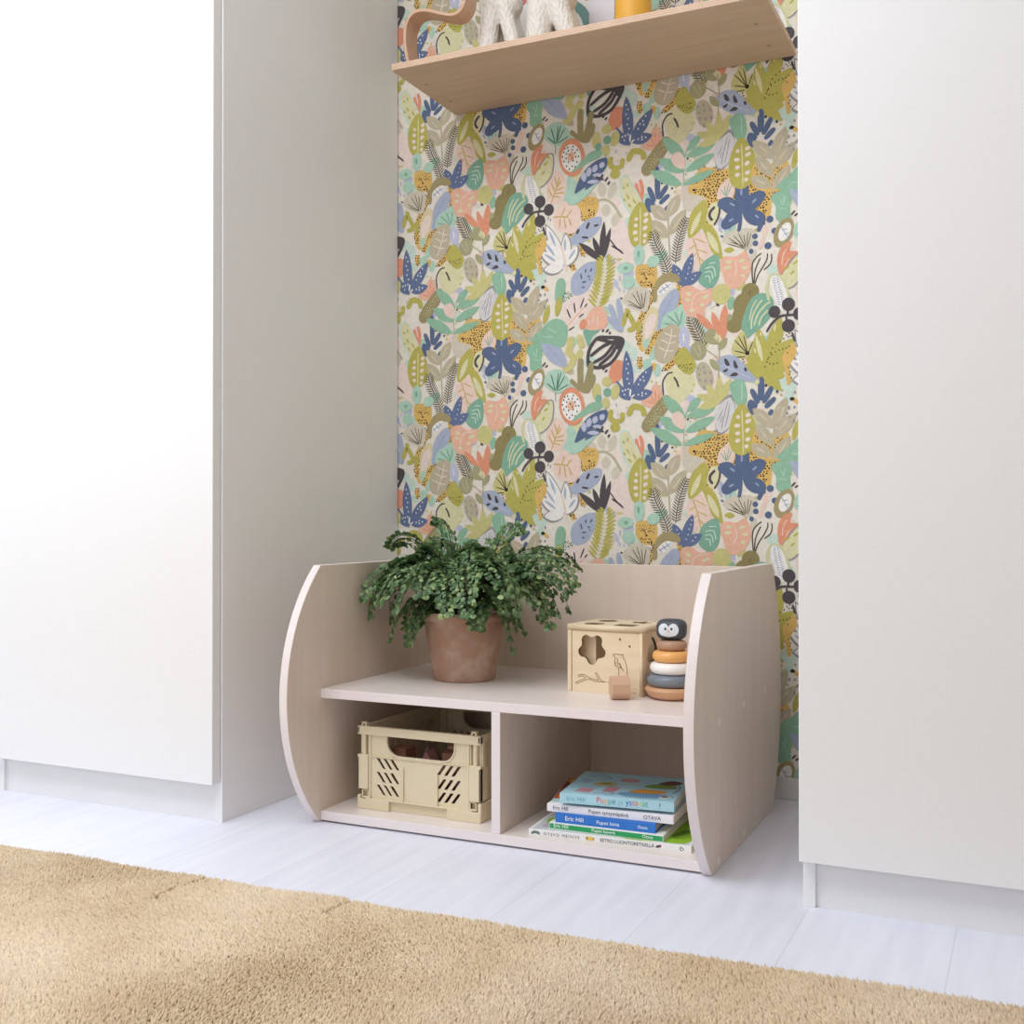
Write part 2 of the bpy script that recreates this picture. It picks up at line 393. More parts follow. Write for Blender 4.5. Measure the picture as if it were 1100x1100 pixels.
def evaluated(o):
    dg = bpy.context.evaluated_depsgraph_get()
    me = bpy.data.meshes.new_from_object(o.evaluated_get(dg))
    o.modifiers.clear(); o.data = me
    return o
PAPER_COLOURS = [(240,234,222),(98,114,146),(108,124,160),(162,174,206),(178,188,210),(198,202,224),(90,84,88),(94,84,68),(120,112,86),(228,190,114),(60,52,46),(194,186,100),(212,206,142),(228,224,182),(218,217,172),(198,188,162),(218,209,192),(164,154,114),(176,171,134),(174,160,118),(152,141,96),(152,196,168),(184,218,200),(208,229,216),(136,182,160),(80,124,106),(232,158,128),(240,190,166),(242,216,203),(242,225,216),(248,245,240),(208,182,112),(160,156,160),(220,219,220),(228,214,172)]
PAPER = [
(1,'L',29,211,[207,12706,279,12898]),
(1,'L',29,265,[1918,11491,1722,11517]),
(1,'L',23,314,[434,12292,654,12339]),
(1,'L',22,202,[3246,8648,3431,8767]),
(1,'L',14,232,[2214,9397,2210,9605]),
(1,'L',23,295,[3934,8521,3636,8592]),
(2,'L',5,250,[2036,8269,1797,8400]),
(2,'L',23,217,[498,10733,676,10870]),
(2,'L',22,219,[1451,7665,1434,7952]),
(2,'L',14,229,[2571,12621,2297,12731]),
(2,'L',22,217,[871,9068,1024,9291]),
(2,'L',16,230,[-793,12110,-1027,12334]),
(3,'L',29,294,[3889,11282,4115,11278]),
(3,'L',28,225,[3985,8952,3811,8985]),
(3,'L',29,249,[-267,9668,-590,9832]),
(3,'L',13,253,[-47,10820,194,10903]),
(3,'L',22,349,[-1098,13196,-798,13322]),
(3,'L',29,205,[2034,10666,2300,10841]),
(4,'L',23,287,[-830,12457,-952,12654]),
(4,'L',28,294,[2094,11299,2411,11303]),
(4,'L',5,265,[1162,7729,1179,7950]),
(4,'L',16,273,[110,10810,-12,11052]),
(4,'L',16,270,[-968,11983,-792,12120]),
(4,'L',29,335,[350,11451,113,11555]),
(5,'L',23,265,[1128,8206,977,8490]),
(5,'L',13,257,[-611,12192,-949,12362]),
(5,'L',29,222,[2479,8693,2344,8979]),
(5,'L',14,201,[3220,8646,3336,8848]),
(5,'L',23,202,[4063,7764,3973,7924]),
(5,'L',14,254,[4053,9301,4246,9326]),
(6,'L',13,195,[2940,7988,3078,8095]),
(6,'L',16,255,[3602,12234,3356,12431]),
(6,'L',29,282,[3612,11781,3497,11989]),
(6,'L',23,215,[1501,10237,1694,10237]),
(6,'L',29,294,[1979,11660,1833,11798]),
(6,'L',29,319,[1779,13023,1495,13214]),
(7,'L',14,309,[1407,12003,1152,12049]),
(7,'L',22,268,[1116,12741,799,12862]),
(7,'L',16,282,[1296,8435,1143,8568]),
(7,'L',22,291,[3864,10301,4104,10375]),
(7,'L',29,338,[-132,12487,-127,12730]),
(7,'L',29,281,[-1125,12490,-1228,12691]),
(8,'L',28,237,[2784,10361,2997,10394]),
(8,'L',23,302,[3042,7674,2932,7940]),
(8,'L',29,296,[1886,8130,1669,8311]),
(8,'L',22,318,[2252,10633,2531,10737]),
(8,'L',23,228,[785,10808,685,11097]),
(8,'L',23,294,[3727,10873,3673,11101]),
(9,'L',22,256,[-704,9733,-956,9823]),
(9,'L',29,309,[568,13108,924,13084]),
(9,'L',14,271,[3248,7839,3483,7958]),
(9,'L',13,263,[4175,12369,3861,12484]),
(9,'L',28,299,[2575,8979,2462,9276]),
(9,'L',16,232,[2638,8249,2829,8413]),
(10,'L',5,274,[174,11459,30,11798]),
(10,'L',28,209,[4061,11149,4112,11404]),
(10,'L',5,276,[1867,9302,1781,9532]),
(10,'L',22,290,[-247,12960,-625,13037]),
(10,'L',14,321,[633,12721,793,12862]),
(10,'L',23,212,[3105,12118,3270,12251]),
(11,'L',28,194,[3165,9287,3117,9615]),
(11,'L',29,223,[257,9079,545,9267]),
(11,'L',13,311,[-797,7768,-573,8027]),
(11,'L',29,240,[2469,7872,2191,7993]),
(11,'L',16,329,[-1140,8419,-892,8530]),
(11,'L',28,265,[1571,12737,1859,12864]),
(12,'L',23,252,[1854,11424,1920,11615]),
(12,'L',13,226,[-990,8435,-613,8439]),
(12,'L',23,275,[-479,9923,-237,9917]),
(12,'L',5,235,[2802,11958,2511,12167]),
(12,'L',22,250,[-154,10345,81,10474]),
(12,'L',16,227,[2426,8171,2368,8350]),
(13,'L',22,286,[3505,9365,3684,9611]),
(13,'L',23,293,[-667,12056,-546,12216]),
(13,'L',23,261,[1796,7708,1885,7879]),
(13,'L',29,241,[1896,9818,2051,9957]),
(13,'L',29,301,[2195,12281,2346,12479]),
(13,'L',23,215,[-735,12119,-491,12358]),
(14,'L',22,294,[2694,11820,2906,12005]),
(14,'L',5,270,[553,11078,488,11265]),
(14,'L',28,318,[-780,10506,-788,10790]),
(14,'L',5,308,[2728,10616,2884,10697]),
(14,'L',5,248,[428,9044,516,9315]),
(14,'L',28,272,[2291,11633,2285,11818]),
(15,'L',13,271,[2578,9535,2498,9755]),
(15,'L',14,287,[2707,7960,2857,8106]),
(15,'L',29,226,[2425,12954,2378,13167]),
(15,'L',23,260,[3436,12263,3213,12310]),
(15,'L',23,310,[-279,9138,-463,9458]),
(15,'L',22,280,[3220,9306,3403,9492]),
(16,'L',16,198,[3060,8428,2856,8447]),
(16,'L',28,308,[-840,12504,-1209,12612]),
(16,'L',13,243,[2537,8456,2739,8514]),
(16,'L',5,301,[2191,10347,2325,10547]),
(16,'L',16,237,[3007,12720,3196,12794]),
(16,'L',29,274,[3540,7903,3416,8108]),
(17,'L',16,191,[3938,11803,4087,12076]),
(17,'L',29,277,[-468,11690,-614,11906]),
(17,'L',13,347,[-911,11681,-1087,11898]),
(17,'L',14,201,[2276,11124,2571,11101]),
(17,'L',28,264,[3131,9016,3181,9202]),
(17,'L',23,238,[-835,12972,-550,13084]),
(18,'L',23,244,[2262,9780,2170,10068]),
(18,'L',23,245,[179,10011,96,10211]),
(18,'L',22,319,[1306,11415,1216,11617]),
(18,'L',23,231,[3399,9385,3348,9613]),
(18,'L',16,260,[1854,10113,1989,10394]),
(18,'L',13,208,[3363,12484,3282,12685]),
(19,'L',29,280,[2761,9761,3066,9788]),
(19,'L',23,221,[-879,8657,-669,8746]),
(20,'K',32,31,[4227,9871,4208,9795],[4284,9828,4265,9752]),
(20,'L',23,164,[4001,11727,4306,11886]),
(20,'L',16,144,[3224,11125,3342,11447]),
(20,'L',16,149,[1934,11029,2099,11174]),
(20,'L',29,229,[1055,10989,841,11049]),
(20,'L',29,219,[2605,9994,2826,10115]),
(20,'L',29,220,[2505,10658,2384,10907]),
(20,'L',12,145,[2946,10619,3105,10802]),
(20,'L',12,156,[257,11517,453,11704]),
(20,'L',23,149,[1933,10266,2139,10009],[1891,8942,2138,9089]),
(20,'L',5,104,[278,10894,191,11109]),
(20,'L',5,94,[3842,7980,3957,7820]),
(20,'L',15,187,[-790,9051,-1018,9275]),
(20,'L',15,177,[1180,8169,1052,8031]),
(20,'L',23,212,[-520,9036,-252,8896]),
(20,'L',23,188,[3881,8211,4110,8355]),
(21,'G',29,[127,12293,368,12425,535,12134,677,11621,653,11352,367,11561,54,11593,54,11913]),
(22,'G',29,[-580,10850,-333,10943,-211,10703,-506,10359,-904,10065,-1079,10310,-954,10696]),
(22,'K',6,37,[-949,10538,-858,10319],[-778,10671,-744,10437],[-530,10756,-620,10532],[-452,10623,-519,10545],[-542,10400,-654,10325],[-767,10123,-903,10049]),
(22,'K',27,28,[-519,10545,-767,10312,-972,10117]),
(23,'G',16,[1748,13071,1998,13083,2156,12775,2335,12621,1997,12419,1770,12513]),
(24,'G',23,[3826,8604,3995,8744,4204,8648,4099,8377,3931,8449]),
(25,'E',23,169,127,0,[408,9603]),
(25,'E',23,105,168,0,[625,9424]),
(25,'E',22,83,146,0,[1075,9396]),
(25,'E',22,83,145,0,[1180,9023]),
(25,'E',23,105,105,0,[711,9091]),
(26,'G',22,[-897,7913,-574,7624,-254,7660,-574,7302,-797,7122,-1047,7291,-972,7637]),
(27,'G',13,[1383,8951,1636,9070,1910,8988,2045,8694,1864,8416,1636,8293,1406,8548]),
(27,'K',6,35,[1328,8467,1307,8752,1412,8929,1538,8962]),
(27,'K',6,45,[1559,8860,1621,8756,1663,8632]),
(27,'E',12,28,28,0,[1994,8676,1952,8538]),
(27,'E',12,29,29,0,[1053,8786,1159,8760,1243,8674]),
(28,'E',17,91,91,0,[2183,13309]),
(28,'E',17,100,70,0,[2488,13238]),
(28,'E',15,53,53,0,[2183,13309]),
(28,'G',9,[1872,12878,1963,13043,2076,13250,2256,13314,2591,13247,2921,13202,3204,13034,3463,12828,3741,12642,3995,12696,3910,12536,3698,12455,3633,12119,3398,12168,3138,12264,2810,12389,2501,12536,2456,12300,2411,12020,2232,12040,2233,12370,2278,12629,2121,12736,1962,12778]),
(28,'D',10,19,65,[1957,12856,2039,13007,2142,13194,2305,13252,2609,13192,2910,13152,3167,12999,3403,12811,3656,12642,3888,12691,3810,12545,3617,12472,3558,12166,3343,12211,3107,12298,2809,12412,2528,12546,2487,12331,2446,12077,2284,12095,2284,12395,2325,12630,2182,12728,2039,12766]),
(28,'E',10,33,24,0,[2008,12870]),
(28,'E',9,122,132,0,[2121,12996]),
(28,'E',10,35,26,0,[2008,12866]),
(28,'K',10,18,[2039,13007,2101,13019]),
(28,'E',10,12,12,0,[2162,12850,2223,12803]),
(29,'G',28,[2509,12630,2554,12844,2665,12961,2775,13034,2885,12932,2885,12737,2819,12592,2620,12595]),
(29,'K',24,20,[2709,12643,2589,12817],[2709,12643,2669,12866],[2709,12643,2770,12913],[2729,12640,2829,12865]),
(30,'K',9,125,[1140,10920,1097,10699,948,10426,798,10172,754,9867,797,9618,883,9470]),
(30,'K',9,144,[1413,9922,1181,9817,1032,9582,947,9384]),
(30,'K',9,143,[1663,9480,1559,9204,1328,9035]),
(30,'K',9,102,[1914,11172,1769,11105,1665,10893,1706,10607,1685,10326,1768,10037]),
(30,'K',9,126,[776,9333,797,9086]),
(30,'K',9,125,[1117,9190,1053,9030]),
(30,'G',9,[689,11326,878,11375,1136,11350,1183,11077,1113,10881,878,10857,713,11007]),
(30,'D',10,19,63,[1055,10907,1203,10772,1033,10419,883,10124,840,9575,690,9585,690,10036,841,10435]),
(30,'D',10,19,60,[1518,9975,1287,9890,1053,9601,1011,9380,883,9429,990,9687,1181,9898,1392,10005]),
(30,'D',10,18,59,[1705,9517,1621,9159,1307,8955,1265,9059,1517,9206,1601,9504]),
(30,'D',10,16,55,[1893,11194,1955,11108,1748,10946,1789,10599,1747,10280,1830,10032,1726,10040,1643,10370,1623,10735,1665,11014]),
(30,'D',10,17,63,[711,9357,840,9349,861,9041,732,9049]),
(30,'E',10,49,49,0,[1893,11184]),
(30,'D',10,13,59,[756,11283,1119,11289,1118,11105,755,11139]),
(30,'E',10,25,23,0,[937,11051]),
(30,'K',10,17,[820,11195,905,11125,905,11064],[1055,11172,970,11119]),
(30,'D',10,17,55,[755,11016,1097,10985,1055,10866,841,10865]),
(31,'G',9,[-649,13014,-427,13056,-206,12959,-181,12773,-279,12554,-476,12462,-649,12597,-699,12835]),
(31,'K',9,131,[-698,12453,-834,12237,-926,11972],[-608,11960,-541,11701],[-880,11629,-767,11386]),
(31,'D',10,17,63,[-653,12785,-518,12622,-250,12737,-294,12575,-473,12428,-653,12532]),
(31,'D',10,11,57,[-585,12987,-250,12946,-272,12802,-586,12840]),
(31,'E',10,26,26,0,[-406,12714]),
(31,'D',10,17,61,[-631,12467,-789,12211,-880,11883,-1017,11939,-857,12324]),
(31,'D',10,17,61,[-676,11988,-496,11843,-474,11652,-631,11689]),
(31,'D',10,18,61,[-948,11678,-812,11665,-699,11380,-835,11372]),
(32,'G',28,[-1253,12737,-1076,12973,-800,12939,-626,12756,-626,12479,-751,12261,-1026,12268,-1253,12433]),
(32,'K',31,33,[-1292,12659,-1108,12648,-903,12614],[-1085,12646,-994,12847],[-948,12630,-834,12764],[-1108,12627,-1131,12396],[-1017,12616,-971,12357],[-903,12582,-834,12405]),
(33,'G',28,[-1352,12963,-1454,13280,-1403,13555,-1200,13715,-1024,13575,-948,13333,-1024,13063,-1150,12962]),
(33,'K',31,31,[-1326,12993,-1223,13278,-1131,13563],[-1200,13317,-1085,13472],[-1223,13256,-1016,13315],[-1246,13195,-1016,13188],[-1269,13135,-1108,13093],[-1292,13116,-1407,13322],[-1246,13238,-1338,13462],[-1200,13381,-1246,13578]),
(34,'L',16,210,[-72,12966,-138,13308]),
(34,'L',16,209,[82,12905,214,13283],[-6,12812,-6,12521]),
(34,'L',16,208,[170,12293,280,12591]),
(34,'L',16,132,[-227,13027,-518,13126]),
(34,'K',15,58,[-227,12901,-28,12908,148,12793,258,12635,367,12457]),
(35,'K',26,84,[800,12715,714,12910,606,13129],[800,12756,735,13010,692,13180],[810,12734,843,13017,789,13250]),
(35,'K',26,63,[628,13085,800,12940]),
(36,'G',4,[-946,12035,-796,12204,-547,12454,-301,12541,-105,12519,-130,12315,-277,12148,-473,12031,-721,11965]),
(36,'K',6,65,[-653,12322,-710,12213],[-406,12441,-473,12302]),
(36,'K',6,48,[-294,12345,-183,12364],[-586,12125,-429,12102]),
(36,'E',12,43,35,0,[-406,12022]),
(37,'K',6,30,[82,12012,235,11809,410,11646]),
(37,'K',6,43,[126,11862,279,11763,388,11669]),
(37,'L',6,157,[-117,11554,-653,12007]),
(37,'L',6,144,[-117,11575,-50,12422]),
(37,'L',6,131,[-95,11552,104,12259],[-139,11619,-317,12096]),
(38,'L',32,279,[-1017,11537,-1477,12520],[-971,11533,-971,12273],[-971,11512,-654,11943],[-1017,11537,-1617,12258],[-1040,11497,-1640,11897],[-1040,11476,-1547,11461]),
(38,'L',30,231,[-1017,11558,-1454,12475]),
(38,'L',30,230,[-971,11554,-971,12230],[-971,11533,-699,11927]),
(38,'L',30,231,[-1017,11558,-1570,12210],[-1040,11518,-1593,11892],[-1040,11497,-1500,11478]),
(38,'L',4,59,[-1223,11982,-1384,12361],[-994,11852,-994,12148],[-903,11653,-744,11869],[-1246,11772,-1477,12094],[-1223,11642,-1500,11840]),
(38,'K',28,44,[-1085,11968,-1017,11728,-948,11383]),
(39,'G',4,[-841,11202,-716,11375,-468,11536,-198,11533,-198,11372,-321,11108,-469,10891,-716,10820,-841,10923]),
(39,'K',1,39,[-485,11402,-496,11319],[-340,11409,-384,11329],[-609,11308,-586,11180],[-451,11231,-384,11225],[-586,11107,-474,11118],[-586,10991,-519,10996],[-407,11164,-373,11165]),
(40,'F',11,70,307,84,52,[-29,11608,-40,11297,-106,10928,-195,10623,-229,10438]),
(40,'K',13,19,[-29,11545,-73,11133,-184,10643,-229,10438]),
(41,'G',23,[322,13327,489,13373,680,13076,821,12788,892,12486,679,12375,441,12675,322,13008]),
(41,'G',13,[357,13300,489,13328,655,13035,797,12768,844,12492,679,12444,489,12693,369,13003]),
(41,'K',11,42,[509,13204,498,13122],[389,13136,433,13089],[476,12960,541,12849],[627,12849,692,12728],[519,12748,584,12658],[411,12885,443,12820]),
(42,'G',11,[800,12768,1011,12472,1081,12149,1011,11887,799,11752,609,11817,514,12145,562,12479]),
(42,'K',13,25,[799,12632,799,12079,788,11792]),
(42,'K',29,84,[649,12260,735,12240],[627,12097,735,12096],[648,11951,745,11941],[885,12438,971,12489],[874,12296,971,12367],[863,12133,949,12205],[863,11990,949,12021],[853,11868,927,11880],[670,12401,735,12373]),
(43,'K',1,125,[1184,13484,1194,12769]),
(43,'K',1,126,[928,12801,1120,12635]),
(43,'K',1,115,[982,13061,1130,12715]),
(43,'K',1,114,[1416,13046,1215,12766]),
(43,'K',1,115,[928,12760,1045,12501]),
(43,'K',1,103,[1458,12838,1236,12662]),
(43,'K',1,93,[1436,12597,1373,12503]),
(43,'E',6,27,25,0,[1289,13103,1521,12962]),
(43,'E',12,33,33,0,[1604,12982,1583,12883]),
(44,'K',15,37,[1436,12455,1436,12110,1477,11396]),
(44,'L',15,264,[1415,12295,1035,12645],[1415,12356,1687,12809],[1457,11966,1832,12469],[1415,11910,1056,12316]),
(44,'K',16,29,[1331,12345,1162,12528],[1478,12470,1604,12719],[1541,12078,1729,12320],[1310,12023,1141,12184]),
(45,'F',7,27,165,60,58,[1077,12068,1140,11817,1288,11516,1393,11262,1456,11033]),
(45,'K',7,21,[1077,12068,1140,11817,1288,11516,1393,11262,1456,11033]),
(45,'F',7,26,139,59,58,[1853,12285,1749,12055,1676,11821,1624,11584,1592,11324]),
(45,'K',7,20,[1853,12285,1749,12055,1676,11821,1624,11584,1592,11324]),
(46,'G',28,[1984,11896,2142,11967,2321,11837,2410,11542,2321,11288,2096,11090,1915,11328,1825,11669]),
(46,'K',31,26,[1976,11849,2079,11537,2160,11208],[2017,11824,2263,11698],[2038,11682,1894,11596],[2079,11577,2303,11474],[2079,11497,1935,11391],[2120,11393,2262,11258]),
(47,'G',11,[2260,12617,2305,12216,2147,11992,1944,11837,1864,11935,1922,12327,2080,12529]),
(47,'G',11,[2117,12167,2386,12049,2542,11791,2630,11322,2408,11476,2319,11705,2229,11934]),
(47,'L',13,124,[1935,11914,2162,12390]),
(47,'L',13,148,[2304,11933,2547,11449]),
(48,'G',13,[2380,12521,2558,12543,2625,12448,2536,12130,2402,12058,2290,12180,2313,12375]),
(48,'K',6,60,[2467,12453,2365,12346,2355,12247,2416,12160]),
(48,'K',6,44,[2568,12541,2568,12342,2527,12187,2446,12057]),
(49,'K',4,40,[2568,12222,2628,12076],[2547,11986,2628,11878],[2668,11993,2708,11909],[2768,11981,2808,11878]),
(49,'E',1,36,24,30,[2618,11800]),
(50,'K',28,88,[3558,11913,3499,11665,3401,11441]),
(51,'G',16,[2630,11693,2762,11875,3004,11913,3221,11911,3351,11810,3286,11558,3134,11444,2960,11527]),
(51,'K',7,18,[3106,11491,2768,11744],[3106,11510,2868,11792],[3106,11530,2808,11660],[3126,11528,3087,11788],[3146,11526,3176,11837],[3165,11504,3244,11810],[3126,11508,2968,11841],[3106,11491,2728,11629]),
(51,'L',11,122,[2667,11496,2888,11484]),
(51,'K',31,28,[3126,11489,3126,11371]),
(52,'L',1,313,[3048,12305,3048,12956],[3048,12305,2568,12521]),
(52,'L',1,325,[3067,12322,3520,12621]),
(52,'L',1,313,[3067,12303,3538,11954],[3048,12305,2648,12015]),
(52,'E',1,146,188,0,[3048,12758]),
(52,'E',1,189,136,0,[2709,12494]),
(52,'E',1,133,176,38,[3393,12529]),
(52,'E',1,137,176,-52,[3392,12107]),
(52,'E',1,127,159,55,[2748,12073]),
(52,'K',1,79,[3018,12230,3008,12033,2978,11859]),
(52,'K',1,98,[3499,12056,3441,11926,3382,11815]),
(52,'K',3,40,[3038,12779,3038,12622]),
(52,'K',3,39,[3265,12436,3353,12514]),
(52,'K',3,40,[2789,12494,2889,12423]),
(52,'K',3,39,[3324,12174,3402,12106]),
(52,'K',3,40,[2768,12100,2868,12148]),
(52,'E',11,31,27,0,[3343,11858]),
(52,'E',1,74,74,0,[3636,12050,3596,11498]),
(52,'E',1,66,66,0,[3732,11796]),
(52,'E',1,59,59,0,[3323,11723,3333,11575]),
(52,'E',1,47,55,0,[3244,11417]),
(53,'G',21,[3652,12501,3844,12627,4013,12627,4096,12468,4054,12260,4054,12047,3885,11960,3758,12060,3758,12295]),
(53,'K',22,19,[3849,12443,3925,12279],[3945,12509,3925,12317],[3829,12251,3983,12233]),
(54,'G',21,[3882,12724,4072,12827,4240,12933,4344,12855,4281,12652,4072,12593]),
(54,'G',4,[4065,12579,4316,12696,4336,12227,4149,12420]),
(54,'K',6,38,[4078,12086,4155,12174],[4145,12059,4212,12109]),
(55,'E',19,193,318,22,[3925,11736]),
(55,'E',30,116,202,24,[3944,11753]),
(55,'K',3,19,[3848,11899,4039,11587],[3886,11798,4001,11805],[3924,11697,4039,11723]),
(56,'G',26,[3812,10922,3791,11245,3897,11469,4087,11534,4045,11347,4233,11307,4065,11090,3897,10872]),
(56,'K',28,19,[3885,11061,3905,11253,3982,11400],[3943,11036,4039,11200]),
(57,'G',32,[3861,10820,4030,11103,4240,11315,4364,11239,4343,10860,4218,10660,4029,10549,3903,10667]),
(57,'G',13,[3882,10839,4051,11079,4240,11283,4333,11220,4312,10884,4197,10693,4029,10581,3924,10686]),
(57,'K',11,46,[3943,10958,4038,11046],[4115,11058,4210,11125],[4057,10850,4134,10921],[4191,11262,4248,11199],[3981,10761,3990,10754]),
(58,'G',27,[2555,11178,2666,11364,2908,11339,3126,11426,3234,11134,3213,10963,3082,10759,2863,10648,2710,10749,2621,11019]),
(58,'K',13,68,[2707,11235,2827,11243],[2667,11120,2807,11126]),
(58,'K',13,67,[2987,11227,3106,11254],[3046,11083,3165,11091],[3026,10947,3105,10900]),
(58,'K',28,24,[2897,11255,2927,11055,2867,10903]),
(59,'G',24,[2095,10988,2186,11266,2477,11434,2565,11272,2565,10988,2476,10777,2342,10702,2140,10829]),
(59,'K',23,24,[2242,11140,2425,11163,2485,10958],[2242,11060,2384,11067,2425,10904],[2242,10980,2344,10971,2364,10830],[2324,11252,2486,11256]),
(60,'K',7,26,[3282,10727,3263,10944,3273,11159,3362,11288,3459,11356]),
(60,'K',7,25,[3302,10725,3322,10978,3381,11149,3440,11260],[3322,10723,3381,10894,3498,11079,3576,11227,3586,11343],[3508,11000,3634,11104,3673,11218,3664,11326]),
(61,'L',2,225,[1748,10825,1976,11507],[1748,10825,2181,11086]),
(61,'L',2,224,[1769,10823,1540,11309]),
(61,'E',30,14,14,0,[1955,11389,1934,11290,1893,11194,1872,11075,1831,10978,2037,11020,1975,10945,1623,11179,1665,11095,1623,11058]),
(62,'G',19,[1073,10571,1143,10946,1352,11128,1629,11080,1697,10918,1421,10921,1213,10783,1166,10541]),
(62,'E',30,196,103,-35,[1351,10799]),
(62,'K',3,23,[1203,10711,1498,10888],[1287,10846,1393,10735],[1372,10899,1456,10790],[1224,10770,1287,10683]),
(63,'G',4,[1573,10778,1688,10635,1619,10374,1435,10166,1203,9870,1180,10186,1296,10534]),
(63,'K',3,27,[1539,10621,1371,10310,1223,9956]),
(64,'G',22,[1260,9979,1353,10218,1584,10333,1767,10429,1812,10049,1721,9901,1376,9926]),
(64,'K',24,35,[1695,9962,1413,10206],[1695,9982,1581,10274],[1685,9963,1329,10040],[1705,10001,1747,10280]),
(65,'G',34,[895,10227,1059,10417,1199,10338,1176,10004,1059,9743,941,9504,847,9578,848,9983]),
(65,'G',29,[964,10172,1058,10277,1151,10225,1128,10003,1010,9787,917,9726,893,9975]),
(65,'G',22,[879,9700,997,9737,950,9516,856,9589]),
(66,'G',15,[1436,9999,1666,9959,1688,9669,1596,9342,1412,9176,1180,9234,1110,9485,1227,9791]),
(66,'K',29,23,[1518,9914,1476,9654,1391,9416,1328,9258],[1497,9754,1329,9847],[1497,9754,1622,9745],[1455,9595,1265,9689],[1455,9595,1601,9625],[1391,9437,1202,9530],[1391,9437,1559,9426]),
(67,'L',5,249,[1768,9956,1809,9410]),
(67,'K',30,25,[1768,9795,1788,9613]),
(68,'F',8,41,201,69,50,[1933,10125,2036,9896,2138,9689,2260,9441]),
(68,'K',7,20,[1933,10125,2138,9689,2260,9441]),
(69,'G',27,[1715,10750,1920,10820,2146,10690,2415,10710,2414,10469,2258,10307,2235,10133,2055,10103,1828,10209,1737,10460]),
(69,'K',13,73,[1831,10676,1934,10607]),
(69,'K',13,74,[1810,10537,1913,10488]),
(69,'K',13,73,[2180,10506,2343,10572],[2139,10369,2221,10383],[1892,10269,2016,10279]),
(69,'K',28,24,[2343,10652,2098,10633,1975,10503,1954,10264]),
(70,'E',12,206,220,0,[2606,10569]),
(70,'K',13,20,[2566,10394,2363,10271]),
(71,'L',26,159,[2444,9787,2057,10196],[2565,9699,2404,10208]),
(71,'L',26,207,[2635,9595,2686,10344]),
(71,'E',18,101,101,0,[2383,9752]),
(71,'E',6,44,26,40,[2525,10348]),
(72,'L',21,170,[2786,10217,2846,10509]),
(73,'E',18,70,109,0,[2786,10020]),
(73,'E',20,187,187,0,[3223,10565]),
(73,'E',20,178,237,15,[3045,10315]),
(73,'E',20,168,237,0,[3005,10042]),
(73,'E',20,169,149,0,[2886,9874]),
(73,'K',8,20,[3164,10521,3243,10593],[3223,10477,3223,10555]),
(74,'G',24,[3142,9594,3034,9840,3143,10242,3295,10467,3510,10513,3702,10368,3680,10070,3488,9828,3294,9691]),
(74,'K',13,31,[3242,9769,3262,10003,3360,10230,3478,10377],[3301,9843,3379,10072,3536,10255,3652,10323],[3399,9836,3458,10007,3594,10153]),
(74,'K',13,24,[3203,9948,3262,10219,3360,10387]),
(75,'K',14,66,[3614,10346,3575,10642,3673,10867,3846,10831,3980,10567,4037,10253]),
(75,'G',30,[3637,10754,3744,10873,3913,10686,4017,10251,3848,10116,3722,10425]),
(75,'F',3,20,94,52,55,[3750,10860,3788,10623,3846,10385,3884,10188]),
(76,'L',11,309,[3475,8873,3399,9777]),
(76,'L',11,308,[3612,9118,3864,9976]),
(76,'L',11,309,[3475,8853,3143,9422],[3534,8967,4131,9511]),
(76,'L',11,238,[3495,8852,3043,9015],[3495,8852,4016,8939],[3495,8852,3939,8750],[3475,8853,3862,8463],[3495,8852,3201,8790],[3495,8891,4093,9205]),
(76,'E',11,175,156,0,[3495,8930]),
(76,'L',13,95,[3476,9088,3340,9644]),
(76,'K',13,39,[3438,9696,3457,9616],[3300,9373,3339,9272],[3748,9849,3729,9695]),
(76,'G',9,[3888,9131,3994,9316,4120,9435,4183,9219,4036,8931,4077,8631,3993,8571,3951,8850]),
(76,'E',10,16,16,0,[3534,8967,3573,9062,3612,9157,3651,9252,3690,9347]),
(76,'E',10,15,15,0,[3767,9420,3844,9473,3921,9526,3979,9599,4036,9634]),
(76,'E',10,16,16,0,[3592,9120,3670,9212]),
(76,'E',10,15,15,0,[3748,9266,3825,9300,3902,9314,3978,9328,4036,9363]),
(76,'E',10,16,16,0,[3631,9020,3709,9015]),
(76,'E',10,15,15,0,[3786,9030,3997,9230,4016,8920,4054,8840,4035,8783,4073,8704,4017,9558,4074,9573]),
(77,'G',12,[2821,9333,2931,9630,3084,9749,3171,9462,3301,9539,3214,9243,3040,9167]),
(77,'K',7,24,[3162,9264,2885,9578],[3162,9264,2975,9650],[3162,9283,3084,9662],[3182,9282,3281,9511],[3162,9264,2885,9341],[3123,9207,2924,9200]),
(77,'E',10,47,43,0,[3162,9274]),
(77,'E',10,16,16,0,[3063,9152,3083,9092]),
(78,'G',4,[2484,9097,2617,9242,2860,9249,3056,9085,3229,8859,3380,8678,3012,8698,2683,8846]),
(78,'G',6,[2665,9176,2725,9173,2785,9050,2705,9035]),
(78,'G',6,[2865,9125,2904,9122,2964,8981,2884,8985]),
(78,'G',6,[2644,8940,2745,8974,2724,8915,2664,8899]),
(78,'G',6,[2784,8813,2884,8887,2964,8862,2924,8806]),
(78,'E',6,30,47,-20,[3122,8932]),
(78,'K',5,24,[2644,9079,2904,8905,3221,8750]),
(79,'K',18,20,[2524,9662,2564,9202,2523,8669],[2240,9422,2403,9312,2524,9205]),
(79,'L',18,146,[2544,9382,2725,9628]),
(79,'L',18,147,[2524,9523,2179,9706],[2362,9195,2544,8945]),
(79,'E',18,182,203,0,[2097,9391]),
(79,'K',15,28,[1974,9500,2138,9249],[2097,9532,2179,9286]),
(80,'G',11,[1577,9249,1783,9502,1942,9293,2055,9087,1919,8896,1715,8996]),
(80,'D',10,14,62,[1621,9139,1973,9118,1932,8940,1704,8993]),
(81,'E',15,182,313,-14,[2239,8843]),
